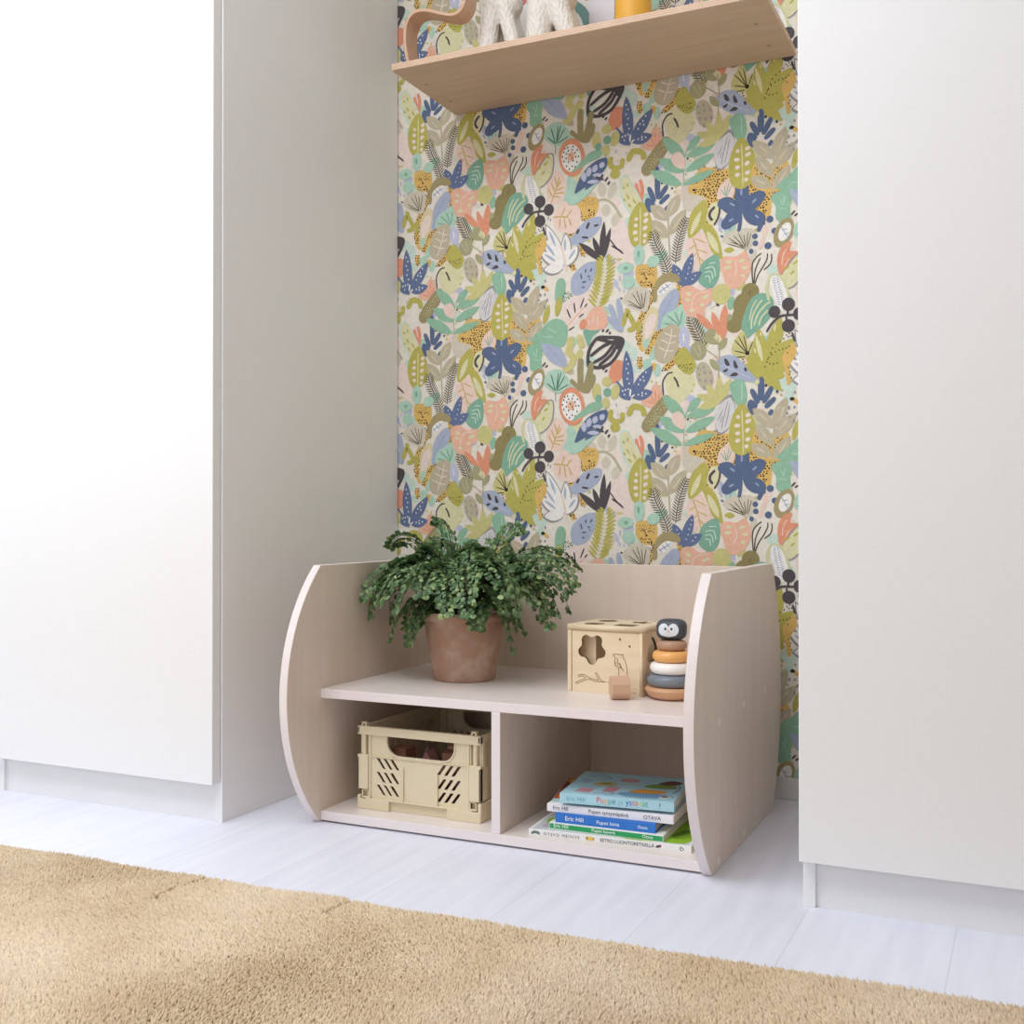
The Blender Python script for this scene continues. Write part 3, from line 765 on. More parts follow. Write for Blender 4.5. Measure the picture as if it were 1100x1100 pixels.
(81,'K',32,38,[2097,9051,2097,8991],[2219,9064,2229,9003],[2117,8910,2127,8849],[2240,8943,2250,8882],[2362,8936,2372,8876],[2137,8789,2147,8728],[2260,8762,2270,8702],[2382,8775,2392,8695],[2219,8624,2239,8544]),
(82,'G',27,[813,8337,978,8487,1119,8726,1235,8653,1304,8426,1188,8275,1025,8215]),
(82,'K',26,25,[1116,8294,925,8363],[1137,8293,1031,8501],[1158,8312,1138,8618],[1201,8330,1243,8532]),
(83,'E',26,51,51,0,[256,9220]),
(83,'G',26,[64,9044,185,9288,377,9276,425,9115,377,8913,184,8787,88,8883]),
(84,'G',17,[1321,8462,1482,8276,1017,7691,830,7877]),
(84,'D',13,12,70,[1306,8366,1411,8260,1031,7788,924,7893]),
(85,'K',21,20,[1786,7339,1786,7841,1869,8180]),
(85,'L',21,249,[1807,7941,1306,8468],[1765,7661,1222,8004],[1724,7381,1031,7767]),
(85,'L',21,211,[1849,7980,2462,8155],[1828,7659,2462,7956]),
(85,'L',21,174,[1869,8100,2157,8408],[1786,7379,2461,7598]),
(86,'G',28,[1500,8023,1684,8104,1821,7900,1775,7724,1569,7820]),
(86,'E',31,20,20,0,[1869,7929,1931,7876,2034,7923,1952,7976,1827,7599]),
(86,'E',6,24,24,0,[1869,7929]),
(87,'L',12,171,[2543,8251,2075,8451],[2543,8251,2280,8661],[2543,8251,2564,8825],[2563,8269,2804,8753],[2523,8251,2116,8169]),
(88,'G',21,[2785,8634,3048,8728,3156,8398,3069,8100,2895,8259]),
(88,'K',22,24,[3043,8681,3042,8287]),
(89,'L',32,420,[2562,7575,2804,8417]),
(89,'L',33,439,[2572,7624,2794,8358]),
(89,'K',32,18,[2603,7693,2663,7968,2744,8281],[2522,7874,2643,8107],[2683,7730,2743,7965,2784,8220],[2583,7832,2623,7969]),
(90,'G',11,[3041,8223,3258,7955,3344,7650,3278,7308,3061,7119,2821,7255,2767,7583,2844,7971]),
(90,'K',13,24,[3042,8091,3061,7657,3071,7166]),
(90,'K',29,79,[2923,7938,3002,7935],[2883,7762,3002,7748],[2903,7584,3002,7600],[2902,7426,3002,7443],[3121,7950,3220,7985],[3121,7812,3239,7867],[3121,7616,3200,7692],[3120,7439,3219,7475],[3100,7302,3179,7320]),
(91,'K',1,137,[3456,8757,3445,8269]),
(91,'K',1,138,[3181,8261,3357,8136]),
(91,'K',1,118,[3240,8514,3396,8213]),
(91,'K',1,116,[3679,8550,3494,8208]),
(91,'K',1,118,[3181,8222,3298,7982]),
(91,'K',1,106,[3746,8314,3533,8109]),
(91,'K',1,87,[3688,8064,3610,7950]),
(91,'E',6,27,35,0,[3785,8438,3553,8576]),
(91,'E',31,27,27,0,[3881,8462,3862,8366]),
(91,'L',13,96,[3338,8587,3397,8721]),
(92,'G',9,[3267,7503,3397,7714,3568,7536,3866,7655,4034,7479,3907,7014,3482,7024,3267,7201]),
(92,'D',10,18,67,[3317,7531,3435,7645,3571,7484,3841,7592,3956,7453,3841,7049,3492,7096,3317,7257]),
(92,'K',15,35,[3726,7771,3706,7383,3706,6936]),
(92,'L',15,260,[3707,7694,3279,8100],[3707,7713,3977,8303],[3726,7479,4167,7966],[3687,7325,3337,7765],[3725,7033,4052,7488],[3667,7092,3238,7338]),
(92,'K',16,29,[3591,7814,3416,7997],[3842,7863,3919,8112],[3822,7631,3995,7838],[3571,7465,3435,7645],[3821,7147,3975,7375],[3531,7173,3356,7276]),
(93,'K',32,42,[4149,8430,4149,8372],[4034,8126,4024,8050],[4148,8121,4129,8064],[4205,8003,4186,7927],[3995,7993,3986,7954],[4129,7852,4129,7775],[4053,7913,4043,7875]),
(93,'K',9,77,[4110,8277,4224,8176]),
(93,'E',10,50,38,0,[4091,8269]),
(93,'L',11,140,[4109,7409,4243,7867]),
(94,'K',6,74,[-430,9177,-419,9532,-229,9812,14,9827,387,9759,299,9486,80,9231,-252,9167,-408,9322],[-385,9426,-74,9635,234,9739]),
(94,'K',6,73,[-318,9275,-30,9424,190,9680],[-185,9205,102,9416,234,9615],[-229,9812,-30,9757,234,9677]),
(94,'K',6,45,[-96,9959,-52,10008],[-7,9942,59,10010],[70,9895,103,9945],[-85,9105,-30,9165],[-30,9050,25,9109]),
(94,'G',6,[190,9783,409,9779,321,9526,212,9616]),
(95,'G',24,[-533,10037,-165,9999,-336,9862,-410,9637,-483,9780]),
(95,'G',27,[-520,10115,-471,10319,-299,10512,-55,10493,42,10188,-55,10035,-299,10007,-446,10040]),
(95,'E',26,87,119,20,[-553,10160]),
(95,'K',28,30,[-340,10154,-295,10360],[-207,10103,-207,10311],[-385,10116,-430,10245]),
(96,'K',12,175,[-858,9898,-858,9729,-904,9563]),
(96,'K',12,152,[-654,9926,-609,9754,-564,9626]),
(96,'K',12,154,[-972,9610,-790,9409,-881,9225,-1040,9149]),
(96,'K',12,152,[-587,9585,-700,9382]),
(97,'K',17,141,[-610,8726,-621,9083,-609,9398],[-497,8700,-408,9009,-341,9298]),
(97,'K',17,98,[-587,8683,-745,8817,-858,8928]),
(97,'K',17,97,[-430,8675,-319,8858,-307,9024]),
(97,'G',17,[-669,8822,-397,8807,-397,8624,-595,8633]),
(98,'G',22,[-1230,8649,-1509,8873,-1407,9126,-1154,9181,-953,9030,-853,8793,-1053,8664]),
(98,'K',25,27,[-1224,8693,-1431,8874],[-1224,8693,-1339,9081]),
(98,'K',25,26,[-1201,8692,-1155,9113],[-1201,8692,-995,9020],[-1178,8691,-904,8825],[-1201,8713,-1086,9110]),
(98,'K',32,18,[-1224,8672,-1224,8439]),
(99,'G',4,[16,10241,185,10137,282,10221,402,10166,377,9918,185,10023]),
(99,'K',4,128,[278,10666,365,10143],[81,10559,234,10153]),
(99,'K',4,86,[26,10293,190,10115]),
(100,'K',11,106,[387,10038,474,10320,604,10166,647,9998,496,9948]),
(100,'K',11,105,[690,10098,776,10030,754,9888]),
(100,'K',11,74,[452,10425,561,10354]),
(101,'K',11,117,[124,8213,101,8027,277,7897]),
(101,'K',11,106,[386,8140,364,7976,211,7940]),
(101,'E',11,117,106,0,[211,7816]),
(101,'K',11,127,[516,8052,624,8254,839,8203,882,8038]),
(101,'K',4,30,[233,8353,244,8270],[473,8260,494,8218]),
(101,'E',28,42,42,0,[277,8103]),
(102,'G',16,[396,10587,564,10844,801,10891,1012,10760,989,10448,871,10322]),
(102,'K',7,19,[841,10394,507,10606],[841,10394,604,10762],[841,10414,712,10815],[862,10412,820,10764],[873,10412,927,10775],[819,10395,539,10521]),
(102,'E',10,28,19,30,[355,10670]),
(102,'K',5,42,[322,11180,322,11056]),
(102,'K',5,43,[300,10913,322,10828]),
(102,'K',5,42,[409,10862,431,10798],[518,10893,518,10832]),
(103,'E',22,126,231,0,[766,11590]),
(103,'E',22,191,127,0,[453,11332]),
(103,'E',22,146,125,-20,[1097,11413]),
(103,'E',22,148,148,0,[518,11017]),
(103,'E',24,32,74,0,[756,11611]),
(103,'E',24,47,42,0,[464,11331]),
(104,'L',2,257,[538,8401,474,9496],[581,8461,1074,9131]),
(104,'L',2,231,[624,8459,1074,8560]),
(104,'L',2,232,[538,8422,277,8723]),
(104,'E',30,16,23,0,[473,9310,517,9205,473,9104,517,8999,495,8877,538,8772,516,8649,754,8740,797,8840,861,8898,882,8815,925,8997,753,8514,839,8551,925,8527,839,8490,386,8614,429,8530,451,8632]),
(104,'K',2,43,[233,8849,364,8698]),
(104,'K',30,42,[559,8483,570,8646]),
(104,'K',30,34,[581,8461,667,8519]),
(105,'E',12,108,194,0,[-230,8624]),
(105,'E',12,118,107,0,[14,8840]),
(105,'E',12,106,170,15,[211,8602]),
(105,'E',12,96,128,0,[-8,8364]),
(105,'E',24,96,96,0,[25,8601]),
(105,'E',24,77,90,0,[-185,8476]),
(105,'K',24,19,[-8,8302,-9,8135]),
(106,'L',4,381,[-1570,9862,-949,9229]),
(106,'K',3,22,[-1501,9793,-1018,9296]),
(107,'G',21,[-1855,9865,-1547,10149,-1368,10300,-1141,10329,-940,10151,-965,9804,-1116,9675,-1445,9790]),
(107,'K',22,22,[-1431,10151,-1201,10006],[-1547,9946,-1293,9928]),
(107,'E',21,66,66,0,[-1063,10208]),
(108,'G',21,[-1209,11148,-1083,11253,-983,11151,-1008,10874,-1134,10535,-1235,10800]),
(108,'D',25,15,57,[-1063,10885,-880,10933,-790,10820,-1017,10670]),
(108,'L',11,162,[-1200,10388,-1109,10847]),
(109,'K',6,47,[3564,9687,3671,9855,3845,9997,4018,10012,4189,10009]),
(109,'K',6,46,[3998,9985,4018,10254],[3970,9987,3998,9791],[4093,9649,4150,9452]),
(109,'E',6,122,128,0,[3730,10103]),
(109,'E',6,135,140,0,[4018,10235]),
(109,'E',6,124,134,0,[4237,10024]),
(109,'E',6,135,135,0,[4017,9790]),
(110,'E',26,310,437,-8,[-825,8326]),
(110,'E',30,236,317,-8,[-836,8316]),
(110,'E',27,92,105,0,[-843,8348]),
(110,'E',10,16,24,0,[-949,8427,-904,8488,-813,8494,-745,8418,-723,8332,-791,8251,-904,8235,-961,8322,-1018,8472,-927,8563,-790,8567,-689,8478,-655,8330,-700,8205,-813,8126,-950,8142,-1018,8261,-1052,8368,-881,8065,-745,8102,-995,8545,-859,8380,-813,8315]),
(110,'G',21,[-826,8002,-577,8223,-331,8397,-87,8363,-160,8229,-429,8148,-701,8020]),
(111,'G',1,[-760,7508,-636,7827,-414,8072,-144,8199,26,8192,1,7987,-169,7834,-340,7794,-96,7762,-316,7586,-537,7455,-488,7615,-711,7506]),
(111,'L',5,132,[-520,7737,-543,7968],[-431,7839,-386,8046],[-297,7918,-230,8082]),
(111,'L',5,131,[-141,7995,-53,8116]),
(111,'L',5,92,[-453,7714,-164,7705],[-319,7856,-75,7826]),
(111,'G',22,[-930,7546,-706,7494,-508,7534,-213,7663,-607,7306,-906,7268]),
(111,'K',6,47,[-119,7766,-75,7847],[-31,7679,46,7770],[35,7594,90,7665],[-252,7812,-53,7722]),
]
# ------------------------------------------------------------------ the wallpaper (metric pattern, tenths of a millimetre)
REPEAT_X, REPEAT_Z, LAYER = 5628, 5633, 0.0000012
def wallpaper_mesh():
    rnd = random.Random(5)
    cols = [lin(c) for c in PAPER_COLOURS]
    verts = []; faces = []; fcol = []
    def poly(pts, c, z):
        b = len(verts)
        verts.extend((p[0], p[1], z) for p in pts); faces.append(list(range(b, b + len(pts)))); fcol.append(c)
    def quads(l, r, c, z):
        b = len(verts)
        for a, d in zip(l, r): verts.append((a[0], a[1], z)); verts.append((d[0], d[1], z))
        for i in range(len(l) - 1):
            faces.append([b + 2 * i, b + 2 * i + 1, b + 2 * i + 3, b + 2 * i + 2]); fcol.append(c)
    def pairs(l): return [(l[i], l[i + 1]) for i in range(0, len(l), 2)]
    def inside(p, P):
        c = False
        for i in range(len(P)):
            a, b = P[i], P[i - 1]
            if (a[1] > p[1]) != (b[1] > p[1]) and p[0] < (b[0] - a[0]) * (p[1] - a[1]) / (b[1] - a[1]) + a[0]: c = not c
        return c
    lay = 0; last = None
    for it in PAPER:
        g, k, c = it[0], it[1], it[2]
        lay += 1
        z = lay
        if k == 'G':
            poly(smooth_closed(pairs(it[3]), 4), c, z)
        elif k == 'L':
            w = it[3]
            for q in it[4:]:
                for i in range(0, len(q), 4):
                    a = Vector(q[i:i + 2]); b = Vector(q[i + 2:i + 4]); d = b - a; n = Vector((-d.y, d.x)).normalized()
                    l = []; r = []
                    for j in range(11):
                        t = j / 10
                        h = w / 2 * (math.sin(PI * min(1, t * 0.96 + 0.03)) ** 0.75)
                        l.append(a + d * t + n * h); r.append(a + d * t - n * h)
                    quads(l, r, c, z); lay += 1; z = lay
        elif k == 'K':
            for q in it[4:]:
                l, r = ribbon(smooth_open(pairs(q), 5), it[3]); quads(l, r, c, z); lay += 1; z = lay
        elif k == 'E':
            rx, ry, rot, q = it[3:7]; ca, sa = math.cos(math.radians(-rot)), math.sin(math.radians(-rot))
            n = 10 if max(rx, ry) < 40 else 22
            for x, y in pairs(q):
                poly([(x + rx * math.cos(2 * PI * i / n) * ca - ry * math.sin(2 * PI * i / n) * sa, y + rx * math.cos(2 * PI * i / n) * sa + ry * math.sin(2 * PI * i / n) * ca) for i in range(n)], c, z); lay += 1; z = lay
        elif k == 'D':
            r, s, q = it[3:6]; P = pairs(q)
            x0, x1 = min(p[0] for p in P), max(p[0] for p in P); y0, y1 = min(p[1] for p in P), max(p[1] for p in P)
            yy = y0; row = 0
            while yy < y1:
                xx = x0 + (s / 2 if row % 2 else 0)
                while xx < x1:
                    p = (xx + rnd.uniform(-.28, .28) * s, yy + rnd.uniform(-.28, .28) * s)
                    if inside(p, P):
                        a = rnd.uniform(0.75, 1.25) * r; b = rnd.uniform(0.75, 1.25) * r
                        poly([(p[0] + a * math.cos(PI * i / 3), p[1] + b * math.sin(PI * i / 3)) for i in range(6)], c, z)
                    xx += s
                yy += s * 0.87; row += 1
        elif k == 'F':
            w, ln, s, ang, q = it[3:8]
            P = [Vector(p) for p in smooth_open(pairs(q), 8)]
            acc = 0; nxt = s * 0.4
            for i in range(len(P) - 1):
                d = P[i + 1] - P[i]; L_ = d.length
                while nxt <= acc + L_:
                    p = P[i] + d * ((nxt - acc) / L_); u = -d.normalized()
                    fade = min(1, 0.45 + nxt / (s * 5))
                    for sg in (-1, 1):
                        t = math.radians(ang) * sg
                        v = Vector((u.x * math.cos(t) - u.y * math.sin(t), u.x * math.sin(t) + u.y * math.cos(t)))
                        l, r = ribbon([p + v * w * 0.6, p + v * ln * 0.5 * fade, p + v * ln * fade], w); quads(l, r, c, z)
                    nxt += s
                acc += L_
    # repeat: half-drop lattice over the niche
    V = np.array(verts, float); nv = len(V)
    AV = []; AF = []; AC = []
    X0, X1, Z0, Z1 = -5900, 7600, -300, 25000
    xs = V[:, 0]; ys = V[:, 1]
    fmin = [(xs[f].min(), xs[f].max(), ys[f].min(), ys[f].max()) for f in faces]
    off = 0
    for i in range(-3, 4):
        for j in range(-5, 7):
            dx = i * REPEAT_X; dz = j * REPEAT_Z + i * (-REPEAT_Z // 2)
            keep = [n for n, b in enumerate(fmin) if b[1] + dx > X0 and b[0] + dx < X1 and b[3] + dz > 100 and b[2] + dz < Z1]
            if not keep: continue
            used = sorted(set(v for n in keep for v in faces[n])); remap = {v: m + off for m, v in enumerate(used)}
            W = V[used]
            AV.append(np.stack([(W[:, 0] + dx) * 1e-4, -0.00004 - W[:, 2] * LAYER, np.maximum((W[:, 1] + dz) * 1e-4, 0.005)], 1))
            AF += [[remap[v] for v in faces[n]] for n in keep]; AC += [fcol[n] for n in keep]
            off += len(used)
    AV = np.concatenate(AV)
    b = len(AV)
    AV = np.concatenate([AV, np.array([(-2.3, 0, 0), (2.3, 0, 0), (2.3, 0, 2.5), (-2.3, 0, 2.5), (-2.3, .1, 0), (2.3, .1, 0), (2.3, .1, 2.5), (-2.3, .1, 2.5)])])
    AF += [[b, b + 1, b + 2, b + 3], [b + 4, b + 7, b + 6, b + 5], [b, b + 4, b + 5, b + 1], [b + 3, b + 2, b + 6, b + 7], [b, b + 3, b + 7, b + 4], [b + 1, b + 5, b + 6, b + 2]]
    AC += [0] * 6
    me = bpy.data.meshes.new('wall_back')
    me.from_pydata([tuple(v) for v in AV], [], AF)
    ca = me.color_attributes.new('pattern', 'FLOAT_COLOR', 'CORNER')
    data = np.ones((len(me.loops), 4), np.float32)
    k = 0
    for f, c in zip(AF, AC):
        data[k:k + len(f)] = cols[c]; k += len(f)
    ca.data.foreach_set('color', data.ravel())
    # every printed face looks into the room
    bm = bmesh.new(); bm.from_mesh(me); bm.faces.ensure_lookup_table()
    flip = [f for f in bm.faces[:len(AF) - 6] if f.normal.y > 0]
    bmesh.ops.reverse_faces(bm, faces=flip)
    bm.to_mesh(me); bm.free()
    m, nt, bs = nodes_of('jungle_wallpaper')
    at = nt.nodes.new('ShaderNodeVertexColor'); at.layer_name = 'pattern'
    n = nt.nodes.new('ShaderNodeTexNoise'); n.inputs['Scale'].default_value = 90; n.inputs['Detail'].default_value = 5; n.inputs['Roughness'].default_value = 0.65
    tc = nt.nodes.new('ShaderNodeTexCoord')
    mr = nt.nodes.new('ShaderNodeMapRange'); mr.inputs['To Min'].default_value = 0.78; mr.inputs['To Max'].default_value = 1.16
    mx = nt.nodes.new('ShaderNodeMix'); mx.data_type = 'RGBA'; mx.blend_type = 'MULTIPLY'; mx.inputs['Factor'].default_value = 1
    nt.links.new(tc.outputs['Object'], n.inputs['Vector']); nt.links.new(n.outputs['Fac'], mr.inputs['Value'])
    nt.links.new(at.outputs['Color'], mx.inputs['A']); nt.links.new(mr.outputs[0], mx.inputs['B'])
    nt.links.new(mx.outputs['Result'], bs.inputs['Base Color'])
    bs.inputs['Roughness'].default_value = 0.75; bs.inputs['Specular IOR Level'].default_value = 0.2
    me.materials.append(m)
    return me

# ------------------------------------------------------------------ the room
struct(link('wall_back', wallpaper_mesh()))
struct(MB().box(-2.3, 2.3, -4.3, 0.1, -0.1, 0).build('floor', M['floor']))
ce = MB()
ce.box(-2.3, 2.3, -4.3, -2.62, 2.5, 2.6); ce.box(-2.3, 2.3, -1.28, 0.1, 2.5, 2.6)
ce.box(-2.3, -1.22, -2.62, -1.28, 2.5, 2.6); ce.box(0.42, 2.3, -2.62, -1.28, 2.5, 2.6)
struct(ce.build('ceiling', M['ceil']))
wn = MB()
for a, b, c, d in ((-1.22, 0.42, -2.62, -2.56), (-1.22, 0.42, -1.34, -1.28), (-1.22, -1.16, -2.56, -1.34), (0.36, 0.42, -2.56, -1.34)):
    wn.box(a, b, c, d, 2.52, 2.59)
struct(wn.build('added_roof_window', M['lacquer']))  # unseen roof window and ceiling opening added to brighten floor and shelf tops
wl = MB()
wl.box(-2.4, -2.3, -4.3, 0.1, -0.1, 0.58); wl.box(-2.4, -2.3, -4.3, 0.1, 2.32, 2.6)
wl.box(-2.4, -2.3, -4.3, -2.62, 0.58, 2.32); wl.box(-2.4, -2.3, -0.88, 0.1, 0.58, 2.32)
struct(wl.build('wall_left', M['wall']))
wn = MB()
for a, b, c, d in ((-2.62, -0.88, 0.58, 0.64), (-2.62, -0.88, 2.26, 2.32), (-2.62, -2.56, 0.64, 2.26), (-0.94, -0.88, 0.64, 2.26), (-1.78, -1.72, 0.64, 2.26)):
    wn.box(-2.39, -2.31, a, b, c, d)
struct(wn.build('window_2', M['lacquer']))
struct(MB().box(2.3, 2.4, -4.3, 0.1, -0.1, 2.6).build('wall_right', M['wall']))
wf = MB()
wf.box(-2.3, 2.3, -4.3, -4.2, 0, 0.55); wf.box(-2.3, 2.3, -4.3, -4.2, 2.3, 2.5)
wf.box(-2.3, -2.1, -4.3, -4.2, 0.55, 2.3); wf.box(0.5, 2.3, -4.3, -4.2, 0.55, 2.3)
struct(wf.build('wall_front', M['wall']))
wn = MB()
for a, b, c, d in ((-2.1, 0.5, 0.55, 0.61), (-2.1, 0.5, 2.24, 2.3), (-2.1, -2.04, 0.61, 2.24), (0.44, 0.5, 0.61, 2.24), (-0.83, -0.77, 0.61, 2.24)):
    wn.box(a, b, -4.29, -4.22, c, d)
struct(wn.build('added_front_window', M['lacquer']))  # unseen window added to hold the wide fill behind the camera
struct(MB().box(-0.5376, 0.5484, -0.0145, -0.0042, 0, 0.0446).build('baseboard_back', M['basebd'], bevel=0.0015))

# ------------------------------------------------------------------ wardrobes
w = thing('wardrobe', 'tall white wardrobe on the left, its wide grey-shaded side turned to the niche', 'wardrobe', (-0.84, -0.33, 0))
MB().box(-0.5559, -0.5379, -0.647, -0.004, 0, 2.36).build('side_panel', M['lacquer'], w, bevel=0.0008)
MB().box(-1.14, -1.122, -0.647, -0.004, 0, 2.36).build('side_panel', M['lacquer'], w, bevel=0.0008)
MB().box(-1.122, -0.5559, -0.62, -0.004, 2.342, 2.36).build('top_panel', M['lacquer'], w)
MB().box(-1.122, -0.5559, -0.640, -0.622, 0, 0.073).build('plinth', M['lacquer'], w)
MB().box(-1.139, -0.5412, -0.6715, -0.6495, 0.0752, 2.36).build('door', M['lacquer'], w, bevel=0.001)
w = thing('wardrobe', 'tall white wardrobe on the right, only its flat front door seen', 'wardrobe', (0.85, -0.33, 0))
MB().box(0.5487, 0.5667, -0.640, -0.004, 0, 2.36).build('side_panel', M['lacquer'], w, bevel=0.0008)
MB().box(1.133, 1.151, -0.640, -0.004, 0, 2.36).build('side_panel', M['lacquer'], w, bevel=0.0008)
MB().box(0.5667, 1.133, -0.62, -0.004, 2.342, 2.36).build('top_panel', M['lacquer'], w)
MB().box(0.5667, 1.133, -0.634, -0.616, 0, 0.071).build('plinth', M['lacquer'], w)
MB().box(0.5466, 1.150, -0.6620, -0.6425, 0.0722, 2.36).build('door', M['lacquer'], w, bevel=0.001)

# ------------------------------------------------------------------ rug
rug = thing('rug', 'plush tan rug lying on the white floor in the foreground', 'rug', (0.1, -1.60, 0), math.radians(1.52))
RX0, RX1, RY1, RY0 = -1.25, 1.35, 0.667, -0.70        # in the rug's own frame
MB().prism(rounded_rect(RX0, RY0, RX1, RY1, 0.01), 'z', 0.0008, 0.006).build('backing', M['rugback'], rug, world=False)
def rug_pile():
    rng = np.random.default_rng(3)
    def field(x, y, seed, sc):
        r = np.random.default_rng(seed); o = np.zeros_like(x)
        for k in range(10):
            a = r.uniform(0, 2 * PI); fq = sc * r.uniform(0.6, 1.7)
            o += np.sin((x * math.cos(a) + y * math.sin(a)) * fq + r.uniform(0, 6.28))
        return o / 3.2
    parts = []
    for (y0, y1, s, h) in ((0.14, RY1 - 0.001, 0.0031, 0.0130), (RY0 + 0.003, 0.14, 0.0085, 0.0135)):
        gx, gy = np.meshgrid(np.arange(RX0 + 0.003, RX1 - 0.003, s), np.arange(y0, y1, s))
        gx = gx.ravel() + rng.uniform(-.45, .45, gx.size) * s; gy = gy.ravel() + rng.uniform(-.45, .45, gy.size) * s
        gy = np.minimum(gy, RY1 - 0.001 + 0.002 * np.sin(gx * 160) * 0.5)
        # two pressed creases running away from the edge
        cr = np.ones_like(gx)
        for cx, cy0 in ((-0.405, 0.555), (-0.137, 0.600)):
            d = np.abs(gx - cx - 0.006 * np.sin(gy * 40)); m_ = (d < 0.004) & (gy > cy0)
            cr[m_] = 0.25
        lean = np.stack([field(gx, gy, 1, 9), field(gx, gy, 2, 9) - 0.15], 1) * 0.0042
        lean += rng.normal(0, 0.0016, lean.shape)
        hh = h * cr * rng.uniform(0.75, 1.0, gx.size) * (1 + 0.08 * field(gx, gy, 4, 22))
        rad = s * rng.uniform(0.6, 0.85, gx.size)
        n = gx.size; base = np.stack([gx, gy, np.full(n, 0.0055)], 1)
        V = np.zeros((n, 9, 3))
        a0 = rng.uniform(0, PI / 2, n)
        for k in range(4):
            a = a0 + k * PI / 2; dx = np.cos(a) * rad; dy = np.sin(a) * rad
            V[:, k] = base + np.stack([dx * .8, dy * .8, np.zeros(n)], 1)
            V[:, 4 + k] = base + np.stack([dx + lean[:, 0] * .6, dy + lean[:, 1] * .6, hh * 0.62], 1)
        V[:, 8] = base + np.stack([lean[:, 0], lean[:, 1], hh], 1)
        parts.append(V.reshape(-1, 3))
    V = np.concatenate(parts); n = len(V) // 9
    q = []
    for k in range(4): q.append([k, (k + 1) % 4, 4 + (k + 1) % 4, 4 + k])
    t = [[4 + k, 4 + (k + 1) % 4, 8] for k in range(4)]
    loops = np.array(sum(q, []) + sum(t, [])); starts = np.array([0, 4, 8, 12, 16, 19, 22, 25]); tot = np.array([4, 4, 4, 4, 3, 3, 3, 3])
    me = bpy.data.meshes.new('pile')
    me.vertices.add(len(V)); me.vertices.foreach_set('co', V.astype(np.float32).ravel())
    LI = (loops[None, :] + 9 * np.arange(n)[:, None]).ravel(); LS = (starts[None, :] + 28 * np.arange(n)[:, None]).ravel()
    me.loops.add(len(LI)); me.loops.foreach_set('vertex_index', LI.astype(np.int32))
    me.polygons.add(len(LS)); me.polygons.foreach_set('loop_start', LS.astype(np.int32)); me.polygons.foreach_set('loop_total', np.tile(tot, n).astype(np.int32))
    me.update(calc_edges=True); me.validate()
    me.polygons.foreach_set('use_smooth', [True] * len(me.polygons))
    me.materials.append(M['rug'])
    o = link('pile', me, rug); o['kind'] = 'stuff'
rug_pile()

# ------------------------------------------------------------------ low bookcase with barrel-shaped sides
T = 0.0175; HX = 0.3897; YF = -0.5615; YB = -0.118; ZT = 0.4897
case = thing('bookcase', 'low whitewashed birch bookcase with barrel-shaped sides against the patterned wall', 'bookcase', (0, -0.34, 0))
def barrel():
    def arc(yc, bulge, n=28):
        c = ZT / 2; s = abs(bulge); R = (c * c + s * s) / (2 * s); o = []
        for i in range(n + 1):
            z = -c + 2 * c * i / n
            o.append((yc + math.copysign(math.sqrt(R * R - z * z) - (R - s), bulge), z + c))
        return o
    return arc(YF, -0.1065) + arc(-0.105, 0.086)[::-1]
for x in (-HX, HX - T):
    p = MB().prism(barrel(), 'x', x, x + T, 0, 1).build('side_panel', [M['birchV'], M['edgeX']], case, bevel=0.0012)
    if x > 0:
        for y, z in ((-0.518, 0.2427), (-0.3454, 0.2465), (-0.1743, 0.2465), (-0.522, 0.0136), (-0.3432, 0.0150)):
            MB().prism([(y + 0.0068 * math.cos(2 * PI * i / 20), z + 0.0068 * math.sin(2 * PI * i / 20)) for i in range(20)], 'x', HX - 0.001, HX + 0.0003).build('dowel_plug', M['plug'], p)
IN = HX - T
MB().box(-IN, IN, YF, YB, 0.2364, 0.2539, 0).build('shelf', [M['birchH']], case, bevel=0.001)
MB().box(-IN, IN, YF, YB, 0.0038, 0.0213).build('bottom_panel', [M['birchH']], case, bevel=0.001)
MB().box(-0.0092, 0.0083, YF, YB, 0.0213, 0.2364).build('divider', [M['birchV']], case, bevel=0.001)
MB().box(-IN, IN, YB, YB + 0.0125, 0.0038, 0.4825).build('back_panel', [M['birchV']], case, bevel=0.001)
for o in case.children:                                   # the cut front edges show the ply
    if o.name.split('.')[0] in ('shelf', 'bottom_panel', 'divider'):
        o.data.materials.append(M['edgeX'] if o.name.startswith('divider') else M['edgeZ'])
        for f in o.data.polygons:
            if f.normal.y < -0.5: f.material_index = 1

# ------------------------------------------------------------------ potted fern
fern = thing('potted_fern', 'bushy green maidenhair fern in a weathered terracotta pot on the bookcase', 'plant', (-0.1845, -0.33, 0.2541))
MB().lathe([(0.0, 0), (0.059, 0), (0.0632, 0.004), (0.0672, 0.03), (0.0735, 0.072), (0.0815, 0.1205), (0.0838, 0.1220), (0.0858, 0.1255), (0.0864, 0.132), (0.0850, 0.1370), (0.0822, 0.1376), (0.0800, 0.1350), (0.076, 0.108), (0.0, 0.106)], 64).build('pot', M['terra'], fern, world=False, smooth=True)
MB().lathe([(0.0, 0.1065), (0.0755, 0.1065), (0.0765, 0.122), (0.05, 0.127), (0.0, 0.129)], 40).build('soil', M['soil'], fern, world=False, smooth=True)

